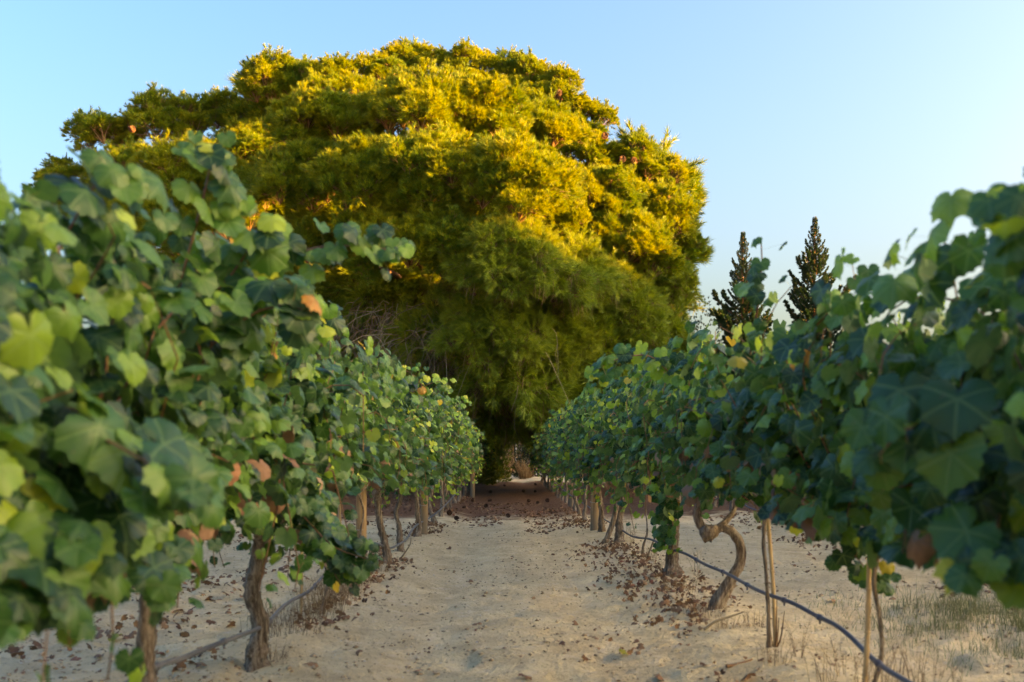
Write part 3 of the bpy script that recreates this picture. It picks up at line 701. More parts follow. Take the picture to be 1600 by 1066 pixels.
# pine cones in the shade across the path
def cone_mesh():
    mb = MB(); n = 46
    for k in range(n):
        f = k / n; a = k * 2.4; r = .032 * math.sin(math.pi * (.12 + .8 * f)) + .004; z = f * .085; u = np.array([math.cos(a), math.sin(a), 0]); v_ = np.array([-math.sin(a), math.cos(a), 0])
        c = u * r * .3 + [0, 0, z]; e = u * (r + .008) + [0, 0, z + .012]
        mb.add([c - v_ * .005, c + v_ * .005, e + v_ * .010, e - v_ * .010, e + u * .004 - [0, 0, .006]], [[0, 1, 2], [0, 2, 3], [3, 2, 4]])
    tube(mb, [(0, 0, 0), (0, 0, .08)], [.014, .006], 8)
    return mb.mesh("pine_cone", M['cone'], False)
CM = cone_mesh()
for i, (qx, qy) in enumerate([(790, 762), (762, 785), (757, 795), (722, 800), (740, 785), (828, 787), (838, 788), (834, 772), (818, 772), (856, 786), (768, 772), (716, 818), (700, 812), (838, 762), (741, 788), (796, 813)]):
    dd = 1600 / (qy - 710); x = px(qx, dd); o = ob("pine_cone", CM, loc=(x, dd, gz(x, dd) + .05)); o.rotation_euler = (1.4 + RNG.normal(0, .2), RNG.normal(0, .3), RNG.uniform(0, 6)); s = .62 + RNG.random() * .35; o.scale = (s, s, s)
    tag(o, "dark fallen pine cone on the shaded reddish part of the path", "pine cone", "pine cones on the shaded path")

def stones(n, fn, smin, smax, name, label, mat):
    base = np.array([(1, 0, 0), (-1, 0, 0), (0, 1, 0), (0, -1, 0), (0, 0, 1), (0, 0, -1)], float)
    FF = np.array([(0, 2, 4), (2, 1, 4), (1, 3, 4), (3, 0, 4), (2, 0, 5), (1, 2, 5), (3, 1, 5), (0, 3, 5)])
    P = fn(n); n = len(P); S = smin + (smax - smin) * RNG.random(n) ** 3
    W = (base[None] * RNG.uniform(.55, 1.2, (n, 6, 1)) + RNG.normal(0, .12, (n, 6, 3))) * S[:, None, None]
    W[..., 2] *= .6; a = RNG.uniform(0, 6.28, n); c, s = np.cos(a)[:, None], np.sin(a)[:, None]
    W = np.stack([W[..., 0] * c - W[..., 1] * s, W[..., 0] * s + W[..., 1] * c, W[..., 2]], -1)
    W += np.stack([P[:, 0], P[:, 1], gh(P[:, 0], P[:, 1]) + S * .15], 1)[:, None]
    mb = MB(); mb.add(W.reshape(-1, 3), (FF[None] + (np.arange(n) * 6)[:, None, None]).reshape(-1, 3)); return tag(mb.build(name, M[mat]), label, name, kind="stuff")
def f_st(n):
    y = 2.9 + RNG.random(n) ** 1.6 * 13; x = RNG.uniform(-1, 1, n) * (y * .52 + .3); return np.stack([x, y], 1)
stones(16000, f_st, .0018, .010, "gravel", "small pale stones strewn over the sandy soil", 'stone')
def f_cl(n):
    y = 2.9 + RNG.random(n) ** 1.5 * 10; x = RNG.uniform(-1, 1, n) * (y * .52 + .3); c = vnoise(x * 1.5, y * 1.5, 33); return np.stack([x, y], 1)[c > .5]
stones(9000, f_cl, .004, .022, "soil_clods", "crumbly clods of dry sandy soil", 'clod')

def weed_mesh(rng, n, h, spread, r=.0014, branch=3, curve=.4, name="dry_weed"):
    mb = MB()
    for k in range(n):
        a = rng.uniform(0, 6.28); q = spread * rng.random() ** .6; b = np.array([math.cos(a) * q, math.sin(a) * q, -.01]); hh = h * rng.uniform(.45, 1)
        l = np.array([math.cos(a), math.sin(a), 0]) * rng.uniform(.05, curve) * hh + rng.normal(0, .06, 3) * hh
        P = spline([b, b + [0, 0, hh * .5] + l * .35, b + [0, 0, hh] + l], 6)
        tube(mb, P, np.linspace(r, r * .4, 6), 3, cap=False)
        for j in range(branch):
            i = rng.integers(2, 5); d = unit(rng.normal(0, 1, 3) + [0, 0, 1.2]) * hh * rng.uniform(.12, .3)
            tube(mb, [P[i], P[i] + d * .5 + rng.normal(0, .004, 3), P[i] + d], [r * .7, r * .5, r * .3], 3, cap=False)
    return mb
def weed(x, y, label, n, h, spread, mat, group=None, **kw):
    o = weed_mesh(RNG, n, h, spread, **kw).build("dry_weed", M[mat], loc=(x, y, gz(x, y))); return tag(o, label, "weed", group)
for (qx, qy, n, h, sp_, m) in [(500, 965, 90, .22, .16, 'straw'), (470, 985, 60, .16, .18, 'weed'), (535, 935, 90, .2, .14, 'straw'), (420, 990, 40, .16, .15, 'weed'), (520, 952, 70, .2, .13, 'weed'), (590, 903, 45, .16, .1, 'straw'), (560, 922, 60, .2, .1, 'straw'), (455, 1002, 50, .1, .16, 'weed'), (425, 1035, 25, .1, .1, 'weed')]:
    dd = 1600 / (qy - 710); weed(px(qx, dd), dd, "wiry dry weed tuft at the foot of the left row near the thick post", n, h, sp_, m, "dry weeds at the foot of the left row")
for (qx, qy, n, h, sp_, m) in [(1245, 1040, 8, .2, .05, 'weed'), (1290, 1085, 12, .2, .08, 'weed'), (1320, 1070, 9, .2, .06, 'weed'), (1375, 1075, 10, .18, .08, 'weed'), (1400, 1050, 8, .16, .08, 'weed'), (1430, 1060, 12, .22, .08, 'straw'), (1350, 1100, 14, .22, .12, 'weed'), (1210, 1050, 20, .14, .08, 'weed'), (1460, 1080, 14, .2, .1, 'weed'), (1180, 985, 14, .12, .08, 'weed')]:
    dd = 1600 / (qy - 710); weed(px(qx, dd), dd, "wispy brown weed standing by the dark hose in the right corner", n, h, sp_, m, "wispy weeds by the dark hose")
for (qx, qy, n, h, sp_, m) in [(1060, 935, 40, .12, .12, 'straw'), (1040, 905, 30, .14, .1, 'straw'), (1100, 965, 40, .1, .14, 'weed'), (1130, 985, 30, .1, .12, 'straw'), (1015, 885, 30, .14, .08, 'weed'), (1090, 905, 6, .25, .03, 'weed'), (985, 862, 8, .3, .03, 'straw'), (975, 850, 8, .3, .05, 'straw')]:
    dd = 1600 / (qy - 710); weed(px(qx, dd), dd, "dry straw tuft among the leaf heap at the foot of the right row", n, h, sp_, m, "straw tufts at the foot of the right row")
# low green-brown grass clump at the right edge
mb = MB()
for k in range(11000):
    x = 2.95 + RNG.normal(0, .42) ; y = 5.7 + RNG.normal(0, .62); hh = RNG.uniform(.03, .13) * (1.25 - min(1, abs(x - 2.9) / 1.2) * .7); a = RNG.uniform(0, 6.28)
    if vnoise(np.array(x * 3), np.array(y * 3), 41) < .42 and RNG.random() < .8: continue
    z = gz(x, y); t_ = np.array([math.cos(a), math.sin(a), 0]) * hh * RNG.uniform(.2, 1.4); w_ = np.array([-math.sin(a), math.cos(a), 0]) * RNG.uniform(.0009, .002)
    b = np.array([x, y, z - .01]); mb.add([b - w_, b + w_, b + t_ * .35 + [0, 0, hh * .6] + w_ * .8, b + t_ * .35 + [0, 0, hh * .6] - w_ * .8, b + t_ + [0, 0, hh]], [[0, 1, 2], [0, 2, 3], [3, 2, 4]])
tag(mb.build("grass", M['grass']), "low grey-green grass clump at the right edge under the dark foliage", "grass", kind="stuff")
# prunings and roots lying at the foot of the rows
for pts, lab in (([(1010, 880), (1022, 850), (1032, 832), (1040, 815)], "thin slanting dead cane stub between two right-row trunks"),
                 ([(625, 880), (632, 868), (640, 855), (641, 845)], "bare forked twig lying on the sand by the left row"),
                 ([(1100, 990), (1120, 975), (1145, 968), (1165, 962)], "pale pruned cane lying in the leaf heap by the S-bent trunk"),
                 ([(950, 790), (955, 800), (945, 815), (938, 822)], "bare crooked twig sticking out beside the right-row trunks"),
                 ([(1135, 1050), (1150, 1046), (1170, 1042), (1180, 1040)], "short dark stick lying in the right foreground")):
    dd = 1600 / (pts[0][1] - 710); Q = np.array([(px(a, dd), dd + .02 * i, max(pz(b, dd), .01) + .01) for i, (a, b) in enumerate(pts)])
    Q += [0, 0, gz(Q[0][0], dd) * .5]; mb = MB(); tube(mb, spline(Q, 12), np.linspace(.009, .004, 12), 7, 0, .1, RNG); tag(mb.build("dead_cane", M['cane' if 'dark' in lab else 'dtwig']), lab, "twig")

# ------------------------------------------------------------------ needle clumps (shared meshes)
def fib(n, zmin=-1.0):
    i = np.arange(n) + .5; z = 1 - i / n * (1 - zmin); a = i * 2.39996; r = np.sqrt(np.clip(1 - z * z, 0, 1)); return np.stack([np.cos(a) * r, np.sin(a) * r, z], 1)
def tufts(mb, rng, P, D, nn, ln, wd, spread=.75, mat=0):
    """needle bursts: at every P, nn thin needles round the axis D"""
    n = len(P); D = unit(D); al = rng.random((n, nn, 1)) * .55
    dirs = unit(D[:, None] * (1.0 + rng.random((n, nn, 1)) * .6) + rng.normal(0, spread, (n, nn, 3)))
    b = P[:, None] + D[:, None] * al * ln; L = ln * rng.uniform(.7, 1.1, (n, nn, 1))
    s = unit(np.cross(dirs, rng.normal(0, 1, (n, nn, 3)))) * wd
    V = np.stack([b - s * .5, b + s * .5, b + dirs * L], 2).reshape(-1, 3)
    mb.add(V, np.arange(len(V)).reshape(-1, 3), mat)
def clump_meshes(seed, droopy=False, nsub=19, ntuft=38, nn=25, ln=.25, wd=.017, mat='needle', twig='ptwig', zmin=-.25, subr=.37):
    """one rounded bough of needles, radius about 1 (metres once scaled), open below"""
    rng = np.random.default_rng(seed); mb = MB(); tw = MB()
    S = fib(nsub, zmin) * rng.uniform(.42, .88, (nsub, 1)) + rng.normal(0, .09, (nsub, 3)); S[:, 2] *= .8
    if droopy: S[:, 2] = S[:, 2] * .9 - .3 * (S[:, :1] ** 2 + S[:, 1:2] ** 2)[:, 0]
    for k in range(nsub):
        r = subr * rng.uniform(.55, 1.3); q = unit(rng.normal(0, 1, (ntuft, 3)) + unit(S[k]) * .9 + [0, 0, .55 if not droopy else .1])
        P = S[k] + q * r * rng.uniform(.55, 1.05, (ntuft, 1)) * [1, 1, .85]
        D = q + unit(S[k]) * .25 + [0, 0, .65 if not droopy else -.25]
        tufts(mb, rng, P, D, nn, ln, wd, .5)
        c0 = np.array([0, 0, -.75]); mid = c0 * .4 + S[k] * .5 + rng.normal(0, .06, 3)
        Q = spline([c0, mid, S[k]], 7); tube(tw, Q, np.linspace(.032, .012, 7), 4, cap=False)
        for j in range(0, ntuft, 4):
            e = P[j]; a = Q[4 + j % 3]; m = (a + e) / 2 + rng.normal(0, .03, 3) - [0, 0, .03]
            tube(tw, [a, m, e], [.010, .007, .004], 3, cap=False)
        if k % 2 == 0 or droopy:                       # loose sprays that break the rounded outline
            for j in range(3):
                u = unit(unit(S[k]) + rng.normal(0, .45, 3) + [0, 0, .5 if not droopy else -.1]); a = S[k] + u * r * .8; L_ = rng.uniform(.18, .5)
                e = a + u * L_ + rng.normal(0, .05, 3); tube(tw, [a, (a + e) / 2, e], [.010, .007, .004], 3, cap=False)
                tufts(mb, rng, a + (e - a) * np.linspace(.3, 1, 5)[:, None] + rng.normal(0, .025, (5, 3)), np.repeat([u], 5, 0) + rng.normal(0, .3, (5, 3)), nn, ln * .9, wd, .5)
        if droopy:
            for j in range(12):
                a = S[k] + rng.normal(0, .16, 3); ll = rng.uniform(.3, .75); o_ = unit(S[k]) * rng.uniform(.1, .35)
                tube(tw, [a, a + o_ * .6 - [0, 0, ll * .4], a + o_ - [0, 0, ll] + rng.normal(0, .05, 3)], [.007, .005, .003], 3, cap=False)
    return mb.mesh("needle_clump", M[mat], False), tw.mesh("twigs", M[twig], True)
CL = {'up': [clump_meshes(200 + i) for i in range(6)],
      'olive': [clump_meshes(220 + i, True, 16, 38, 22, .28, .016, 'needle_old') for i in range(4)],
      'sparse': [clump_meshes(260 + i, True, 12, 26, 18, .30, .015, 'needle_old') for i in range(3)],
      'open': [clump_meshes(240 + i, False, 12, 38, 20, .28, .019) for i in range(3)]}
def add_clump(parent, kind, p, r, rng, outward=(0, 0, 1), flat=1.0):
    me, tm = CL[kind][int(rng.integers(len(CL[kind])))]
    o = unit(np.array(outward, float) * .55 + np.array([0, 0, 1.0])); q = Vector(o).to_track_quat('Z', 'Y').to_matrix().to_4x4()
    m = Matrix.Translation(Vector(p)) @ q @ Matrix.Rotation(rng.uniform(0, 6.28), 4, 'Z') @ Matrix.Diagonal((r * rng.uniform(.95, 1.1), r * rng.uniform(.95, 1.1), r * rng.uniform(.85, 1.0) * flat, 1))
    c = ob("needle_clump", me, parent, mat4=m); c["kind"] = "stuff"
    tt = ob("twigs", tm, c); tt["kind"] = "stuff"
    return c
def pip(x, y, poly):
    ins = np.zeros(len(x), bool); n = len(poly)
    for i in range(n):
        x1, y1 = poly[i]; x2, y2 = poly[i - 1]
        c = ((y1 > y) != (y2 > y)) & (x < (x2 - x1) * (y - y1) / (y2 - y1 + 1e-9) + x1); ins ^= c
    return ins
def dist_poly(x, y, poly):
    d = np.full(len(x), 1e9); n = len(poly)
    for i in range(n):
        a = np.array(poly[i], float); b = np.array(poly[i - 1], float); ab = b - a
        t_ = np.clip(((x - a[0]) * ab[0] + (y - a[1]) * ab[1]) / (ab @ ab), 0, 1); d = np.minimum(d, np.hypot(x - a[0] - t_ * ab[0], y - a[1] - t_ * ab[1]))
    return d
# crown outline in metres at the trunk's distance (x across, z up), from the measured width and height
YT = 30.0
OUT = [(-13.9, 8.8), (-12.8, 9.9), (-11.9, 11.0), (-10.2, 11.3), (-8.5, 11.3), (-7.8, 11.6), (-6.7, 12.35), (-5.1, 12.4), (-3.9, 12.75), (-2.8, 12.95), (-1.1, 12.85), (.3, 12.55), (1.5, 12.1), (2.5, 11.2), (3.0, 10.2), (3.9, 10.3), (4.8, 9.7), (5.2, 8.6), (5.75, 7.3), (5.8, 5.5), (5.45, 4.1), (4.2, 2.9), (2.2, 1.9), (-.5, 1.7), (-2.2, 2.0), (-4.5, 2.4), (-7, 3), (-10, 4.6), (-13, 6.3), (-13.9, 7.8)]
# the big rounded boughs seen on the near side: (across, up, radius) in sightings at the given distance
LOBES = [(85, 325, 42, 30), (150, 370, 70, 29), (235, 370, 80, 28), (320, 390, 85, 27), (105, 300, 50, 30), (170, 235, 55, 30), (205, 300, 70, 29), (265, 215, 62, 30), (345, 205, 55, 31), (300, 290, 80, 28), (390, 250, 62, 29),
 (435, 155, 62, 29), (525, 150, 58, 28.5), (400, 330, 80, 27), (500, 215, 78, 25.5), (600, 140, 50, 29), (590, 205, 62, 26), (650, 120, 52, 30), (660, 200, 85, 24.5),
 (735, 130, 52, 29.5), (745, 205, 80, 25), (815, 140, 50, 29.5), (865, 165, 52, 29), (840, 235, 70, 27), (915, 200, 42, 29), (920, 265, 55, 28),
 (480, 310, 85, 25), (580, 310, 90, 23.5), (690, 300, 95, 23), (800, 320, 95, 22.5), (865, 350, 62, 23.5), (940, 330, 70, 26), (990, 265, 48, 28), (1035, 285, 40, 28.5), (1020, 350, 62, 27), (1060, 400, 45, 28.5),
 (970, 410, 85, 26), (620, 400, 90, 23), (520, 400, 80, 25), (720, 400, 80, 22.5), (750, 480, 60, 23), (800, 430, 90, 22), (880, 450, 80, 23.5), (1040, 470, 60, 28), (960, 500, 85, 25.5), (640, 470, 60, 25.5), (770, 520, 85, 22.5), (860, 550, 75, 24), (480, 480, 75, 26), (1010, 560, 70, 27)]
def build_pine():
    rng = np.random.default_rng(5); root = thing("pine_tree", "huge spreading pine with a domed crown turned gold by low sun", "pine tree", (-3.6, YT + 1, gz(-3.6, YT)))
    o0 = np.array([-3.6, YT + 1, 0.])
    def W(p): return np.array(p, float) - o0
    mb = MB(); tube(mb, spline([(0, 0, -.4), (.1, 0, 1.2), (-.1, .1, 3), (.3, 0, 5.2), (.2, .2, 8)], 26), np.linspace(.55, .22, 26), 16, 0, .08, rng); mb.build("trunk", M['pbark'], root)
    tops = []
    # clump centres
    g = []; cell = 1.28
    for ix, x in enumerate(np.arange(-13.6, 6, cell)):
        for iz, z in enumerate(np.arange(1.8, 13, cell)):
            g.append((x + rng.uniform(-.42, .42) + (iz % 2) * cell * .5, z + rng.uniform(-.4, .4)))
    g = np.array(g); ins = pip(g[:, 0], g[:, 1], OUT); db = dist_poly(g[:, 0], g[:, 1], OUT); g = g[ins & (db > 1.1)]; db = db[ins & (db > 1.1)]
    cl = []
    for (x, z), e in zip(g, db):
        f = min(1.0, e / 4.6); dep = math.sqrt(1 - (1 - f) ** 2)              # how far the dome bulges towards and away from the viewer
        left = x < -8.2
        r = rng.choice([.8, 1.05, 1.3, 1.55]) * (.9 if left else 1.0) * (.85 if e < 1.1 else 1)
        yf = YT - 7.6 * dep * (.45 if left else 1) + rng.uniform(-1.9, 1.5); yb = YT + 7.6 * dep * (.5 if left else 1) + rng.uniform(-1., 1.)
        # the middle of the crown and its far side; the near side is built lobe by lobe below
        low = z < 5.6 + .6 * math.sin(x * .9)
        if rng.random() < .45 and not left: cl.append(((x, YT + rng.uniform(-.8, 1.5), z), r * .85, 'sparse' if x > 1.2 and low else ('olive' if low else 'up')))
        if dep > .35 and rng.random() < .45: cl.append(((x, yb, z * .94), r * 1.1, 'olive' if low else 'up'))
    for qx, qy, R_, dd in LOBES:
        c = np.array([px(qx, dd), dd, pz(qy, dd)]); R = R_ / 1600 * dd; nc = int(np.clip(3 + R * 4.6, 3, 12)); low = qy > 380 + 90 * rng.random()
        F_ = fib(nc * 2, -.55); F_ = F_ @ np.array(Matrix.Rotation(rng.uniform(0, 6), 3, 'Z')); F_ = F_[np.argsort(F_[:, 1] - .55 * F_[:, 2])][:nc]
        for v_ in F_:
            p = c + v_ * [R * .66, R * .66, R * .58] + rng.normal(0, .07, 3) * R
            kind = ('sparse' if qx > 900 and rng.random() < .6 else 'olive') if low else ('open' if (qx < 360 or qx > 960) and rng.random() < .4 else 'up')
            cl.append((tuple(p), R * rng.uniform(.32, .50) * (1.15 if low else 1), kind))
    # inner boughs, sparse
    for k in range(14):
        a = rng.uniform(0, 6.28); q = rng.random() ** .5; cl.append(((-3.8 + math.cos(a) * q * 5.5, YT + math.sin(a) * q * 4.5, rng.uniform(3.2, 9.0)), rng.uniform(1.2, 1.7), 'olive'))
    # low boughs hanging over the rows and across the end of the path
    for (qx, qy, dd, r) in [(900, 540, 25, 1.0), (800, 585, 23, 1.1), (860, 620, 24, 1.0), (930, 570, 24.5, 1.1), (770, 640, 25, .9), (980, 600, 26, 1.1), (700, 560, 24, 1.2), (790, 560, 24, 1.25), (870, 600, 25, 1.2), (940, 600, 26, 1.2), (610, 590, 26, 1.2), (760, 630, 27, 1.1), (830, 640, 27, 1.1), (690, 640, 28, 1.1), (900, 650, 28, 1.1), (1040, 560, 27, 1.2), (740, 670, 31, .9), (850, 668, 31, .9), (800, 655, 33, 1.0), (540, 600, 27, 1.2), (480, 560, 26, 1.2), (1000, 620, 28, 1.2)]:
        cl.append(((px(qx, dd), dd, pz(qy, dd)), r, 'olive'))
    ctr = np.array([-3.8, YT, 5.0])
    print('clumps', len(cl))
    for p, r, kind in cl:
        add_clump(root, kind, W(p), r, rng, unit(np.array(p) - ctr))
    # limbs
    heads = [c[0] for c in cl if c[1] > .55]; rng.shuffle(heads)
    lm = 0
    for p in heads[:74]:
        p = np.array(p); zb = float(np.clip(p[2] * .55, 1.6, 7.6)); a = np.array([-3.5, YT + 1, zb]); m = (a + p) / 2 + np.array([0, 0, -.35 * (1 if p[2] > 6 else -2.2)]) + rng.normal(0, .3, 3)
        Q = spline([W(a), W(m), W(p) - [0, 0, .5]], 14); mb = MB(); tube(mb, Q, np.linspace(.15, .035, 14), 7, 0, .06, rng); mb.build("limb", M['pbark'], root)
    # bare dead twigs hanging in fans below the crown
    for (qx, qy, dd, nn, sx, ll) in [(640, 545, 23.5, 150, .9, 1.2), (700, 590, 24, 160, .9, 1.1), (780, 600, 24.5, 170, 1.0, 1.1), (850, 610, 25, 150, .8, 1.0), (600, 500, 24, 90, .8, 1.2), (730, 530, 23, 130, .9, 1.3), (890, 630, 26, 120, .8, .9), (660, 620, 26, 120, 1., .8), (560, 570, 25, 90, 1., 1.), (950, 590, 25, 80, 1., 1.)]:
        mb = MB(); c = np.array([px(qx, dd), dd, pz(qy, dd)])
        for k in range(nn):
            a = c + rng.normal(0, 1, 3) * [sx, .5, .3]; d1 = np.array([rng.normal(-.25, .5), rng.normal(-.2, .4), -.45 + rng.normal(0, .25)]); L = ll * rng.uniform(.4, 1.2)
            P = spline([W(a), W(a + d1 * L * .5 + [0, 0, .1]), W(a + d1 * L + [rng.normal(0, .1), 0, -.35 * L])], 6); tube(mb, P, np.linspace(.010, .003, 6), 3, cap=False)
            if k % 2 == 0:
                i = 3; tube(mb, [P[i], P[i] + [rng.normal(0, .12), rng.normal(0, .1), -.2 * L], P[i] + [rng.normal(0, .2), rng.normal(0, .1), -.4 * L]], [.005, .004, .002], 3, cap=False)
        mb.build("dead_twigs", M['dtwig'], root)["kind"] = "stuff"
    # cones still on the boughs
    for (qx, qy) in [(870, 155), (878, 160), (944, 218), (972, 255), (986, 253), (786, 346), (769, 318), (204, 208), (1010, 428), (560, 172), (977, 327)]:
        dd = 26.5; o = ob("cone", CM, root, loc=tuple(W((px(qx, dd), dd, pz(qy, dd))))); s = 2.0; o.scale = (s, s, s); o.rotation_euler = (rng.uniform(0, 3), rng.uniform(0, 3), 0)
    return root
build_pine()

# ------------------------------------------------------------------ two conifers beyond the right rows
def spruce_branch(seed):
    rng = np.random.default_rng(seed); mb = MB(); tw = MB()
    Q = spline([(0, 0, 0), (.45, 0, -.06), (.8, 0, .02), (1.0, 0, .16)], 12); tube(tw, Q, np.linspace(.022, .006, 12), 4, cap=False)
    P = []; D = []
    for i in range(2, 12):
        for k in range(5):
            s = rng.choice([-1, 1]); l = .28 * (1.15 - i / 12) * rng.uniform(.4, 1.1); c = Q[i] + np.array([.1, s * .9, .18 + rng.normal(0, .25)]) * l
            for q in (.35, .7, 1.0): P.append(Q[i] + (c - Q[i]) * q); D.append(unit(c - Q[i]) + [.5, 0, .35])
    tufts(mb, rng, np.array(P), np.array(D), 14, .10, .032, .5)
    return mb.mesh("branch", M['needle_dark'], False), tw.mesh("twigs", M['pbark'])
SB = [spruce_branch(300 + i) for i in range(4)]
def conifer(label, x, y, H, rbase, seed, bare=0, lean=0, wide=()):
    rng = np.random.default_rng(seed); root = thing("conifer", label, "conifer tree", (x, y, gz(x, y)))
    mb = MB(); tube(mb, spline([(0, 0, -.2), (.05, 0, H * .4), (-.04 + lean, 0, H * .75), (lean, 0, H)], 20), np.linspace(.16, .012, 20), 8, 0, .05, rng); mb.build("trunk", M['pbark'], root)
    z = 1.2; a = 0
    while z < H - .1:
        f = 1 - z / H; R = rbase * (f ** .95) * rng.uniform(.62, 1.18) + .10
        for k in range(4 if f > .15 else 3):
            a += 2.4 + rng.uniform(-.5, .5); r = R * rng.uniform(.8, 1.1)
            for (z1, z2, ax, mul) in wide:
                if z1 < z < z2 and rng.random() < .18: r *= mul; a = ax + rng.normal(0, .3)
            me, tm = SB[int(rng.integers(4))]
            m = Matrix.Translation((lean * z / H, 0, z)) @ Matrix.Rotation(a, 4, 'Z') @ Matrix.Rotation(-rad(12 + 34 * (1 - f)), 4, 'Y') @ Matrix.Diagonal((r, max(.34, r * .75), max(.34, r * .7), 1))
            b = ob("branch", me, root, mat4=m); ob("twigs", tm, b)
        z += .10 + .22 * f
    return root
dd = 46.0
conifer("narrow dark conifer just right of the golden pine", px(1161, dd), dd, pz(362, dd), 2.9, 1, wide=[(6, 8, 3.3, 1.5)])
dd = 46.5
conifer("taller dark conifer with an outstretched upturned bough, right of the narrow one", px(1273, dd), dd, pz(342, dd) + .1, 3.1, 2, wide=[(6.6, 8.6, 0.1, 1.5), (7.2, 9.2, 3.1, 1.35)])

# bushes round the end of the path, far wood, slender trunks, dry grass
def bush(label, x, y, r, h, mat='bush', seed=0, group=None, n=900):
    rng = np.random.default_rng(seed); root = thing("bush", label, "bush", (x, y, gz(x, y)), group); mb = MB()
    q = unit(rng.normal(0, 1, (n, 3))); q[:, 2] = np.abs(q[:, 2]); P = q * rng.uniform(.45, 1.05, (n, 1)) ** .6 * [r, r * .8, h] ; P *= (1 + .25 * (vnoise(P[:, 0] * 2 + 9, P[:, 2] * 2 + 5, seed) - .5))[:, None]
    tufts(mb, rng, P, q + [0, 0, .2], 9, .13, .035, .8); f_ = mb.build("foliage", M[mat], root, smooth=False); f_["kind"] = "stuff"
    tw = MB()
    for k in range(9):
        e = P[int(rng.integers(n))]; tube(tw, spline([(rng.normal(0, .08), rng.normal(0, .08), -.05), e * .5 + rng.normal(0, .05, 3), e], 8), np.linspace(.03, .006, 8), 5)
    tw.build("stems", M['pbark'], root); return root
bush("yellow-green bush hanging beside the left end of the path", px(755, 36), 36, 1.0, 2.1, seed=1)
bush("olive bush left of the gap at the end of the path", px(735, 33), 33.5, .8, 1.6, seed=2)
bush("low green bush at the left foot of the path's end", px(745, 40), 40, .9, .9, seed=3)
bush("dark bush on the right of the gap at the path's end", px(835, 44), 44, 1.1, 1.9, 'hedge', seed=4)
bush("round-topped dark bush just right of the golden pine's edge", px(1098, 47), 47, 1.7, pz(478, 47), 'hedge', seed=5, n=2600)
bush("low dark bush behind the fence right of the path's end", px(868, 50), 50, 2.0, 1.8, 'hedge', seed=6, n=1400)
for (qx, s) in [(783, .06), (789, .05), (795, .09), (801, .05), (775, .04), (807, .05), (812, .04)]:
    dd = 52 + RNG.uniform(-2, 2); x = px(qx, dd); H = 6 + RNG.random() * 2; rt = thing("slender_tree", "slender dark tree trunk in the gap at the end of the path", "tree", (x, dd, gz(x, dd)), "slender trunks at the end of the path")
    mb = MB(); tube(mb, spline([(0, 0, -.2), (RNG.normal(0, .05), 0, 2), (RNG.normal(0, .15), 0, 4), (RNG.normal(0, .25), 0, H)], 14), np.linspace(s * 1.3, s * .5, 14), 7, 0, .05, RNG); mb.build("trunk", M['pbark'], rt)
    for k in range(4): add_clump(rt, 'olive', (RNG.normal(0, .6), RNG.normal(0, .6), H - 1.5 + RNG.uniform(-1.2, 1.0)), 1.0, RNG)
for i, (qx, dd, hh) in enumerate([(776, 42, 1.3), (768, 43, 1.0), (785, 43, 1.1), (822, 42, .8), (758, 41, .9)]):
    weed(px(qx, dd), dd, "tall tan dry grass tuft at the end of the path", 170, hh, .3, 'straw', "dry grass tufts at the end of the path", r=.008, branch=1, curve=.5)
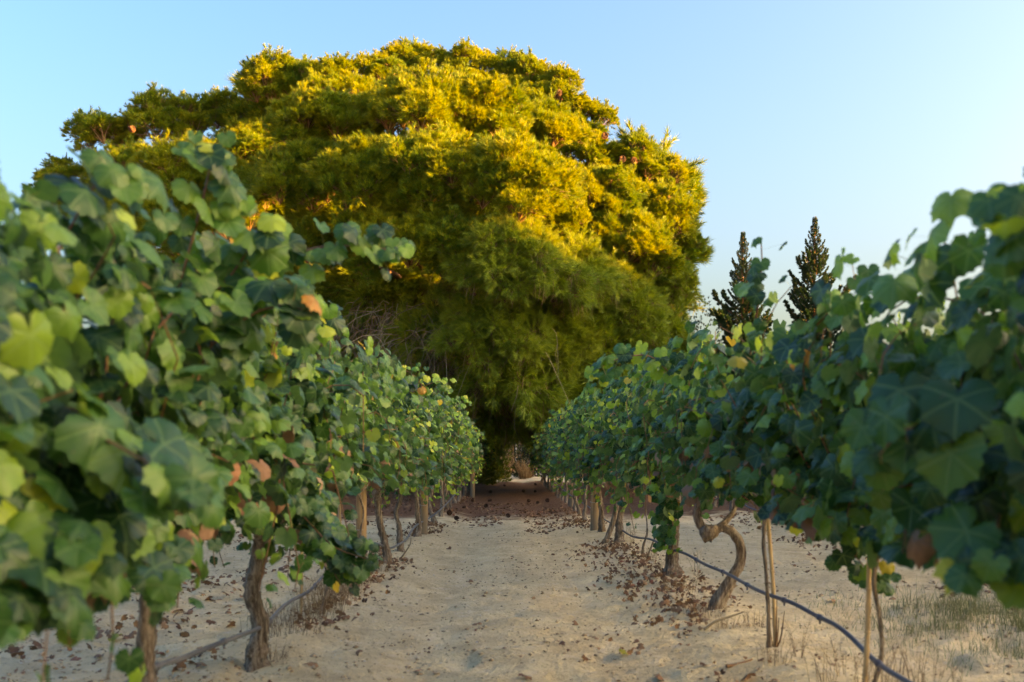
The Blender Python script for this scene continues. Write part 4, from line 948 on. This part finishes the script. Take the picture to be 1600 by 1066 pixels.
# wire fence across the far end, right of the gap
fx0, fx1, fy = px(806, 46), px(900, 46), 46.0
rt = thing("wire_fence", "grey wire mesh fence right of the gap at the path's end", "fence", (fx0, fy, gz(fx0, fy)))
for x in np.linspace(0, fx1 - fx0, 3):
    mb = MB(); tube(mb, [(x, 0, -.1), (x, 0, 1.55)], .035, 8); mb.build("fence_post", M['wire'], rt)
mb = MB()
for s in (-1, 1):
    for x in np.arange(-1.5, fx1 - fx0 + .01, .11):
        a, b = np.array([x, 0, .02]), np.array([x + 1.45, 0, 1.47])
        if s < 0: a, b = np.array([x + 1.45, .004, .02]), np.array([x, .004, 1.47])
        if a[0] < 0: f = -a[0] / (b[0] - a[0]); a = a + (b - a) * f
        if b[0] < 0: f = -b[0] / (a[0] - b[0]); b = b + (a - b) * f
        tube(mb, [a, b], .004, 3, cap=False)
mb.build("mesh_wire", M['wire'], rt)["kind"] = "stuff"
# a far wood closing the horizon
rngw = np.random.default_rng(77); n = 26000; X = rngw.uniform(-90, 110, n); Yw = 66 + rngw.uniform(0, 6, n) + .002 * X * X
Ht = 2.6 + 1.4 * vnoise(X * .23, X * 0 + 3, 51) + .9 * vnoise(X * .9, X * 0 + 1, 52); Z = Ht * rngw.random(n) ** .8
mb = MB(); tufts(mb, rngw, np.stack([X, Yw, Z], 1), rngw.normal(0, 1, (n, 3)) + [0, -.4, .6], 6, .45, .16, .8)
tag(mb.build("far_wood", M['hedge'], smooth=False), "low dark belt of far-off wood along the horizon", "wood", kind="stuff")

# ------------------------------------------------------------------ windbreak of tall pines on the sunward side (outside the picture); it shades the vineyard
def wind_pine(x, y, H, seed, W_=3.2):
    rng = np.random.default_rng(seed); root = thing("windbreak_pine", "tall dense pine in the windbreak east of the vineyard", "pine tree", (x, y, gz(x, y)), "windbreak pines east of the vineyard")
    mb = MB(); tube(mb, spline([(0, 0, -.3), (.1, 0, H * .4), (0, .1, H * .9)], 12), np.linspace(.3, .1, 12), 8, 0, .05, rng); mb.build("trunk", M['pbark'], root)
    for z in np.arange(.9, H - .9, 1.75):
        R = W_ * (1 - .45 * (z / H) ** 2)
        for k in range(7): a = k * .9 + z; add_clump(root, 'up' if k % 2 else 'olive', (math.cos(a) * R * .68, math.sin(a) * R * .68, z + rng.uniform(-.4, .4)), 1.75, rng)
        add_clump(root, 'olive', (0, 0, z), 1.8, rng)
    add_clump(root, 'up', (0, 0, H - 1.3), 1.7, rng)
WB = [(27, 49 - 3.6 * i, 0) for i in range(0, 23)]
for i, (x, y, _) in enumerate(WB):
    H = (10.0 if 12 < y < 29 else 8.4) + .7 * math.sin(i * 2.1)
    wind_pine(x + (1.6 if i % 2 else 0), y, H, 400 + i, 2.3)
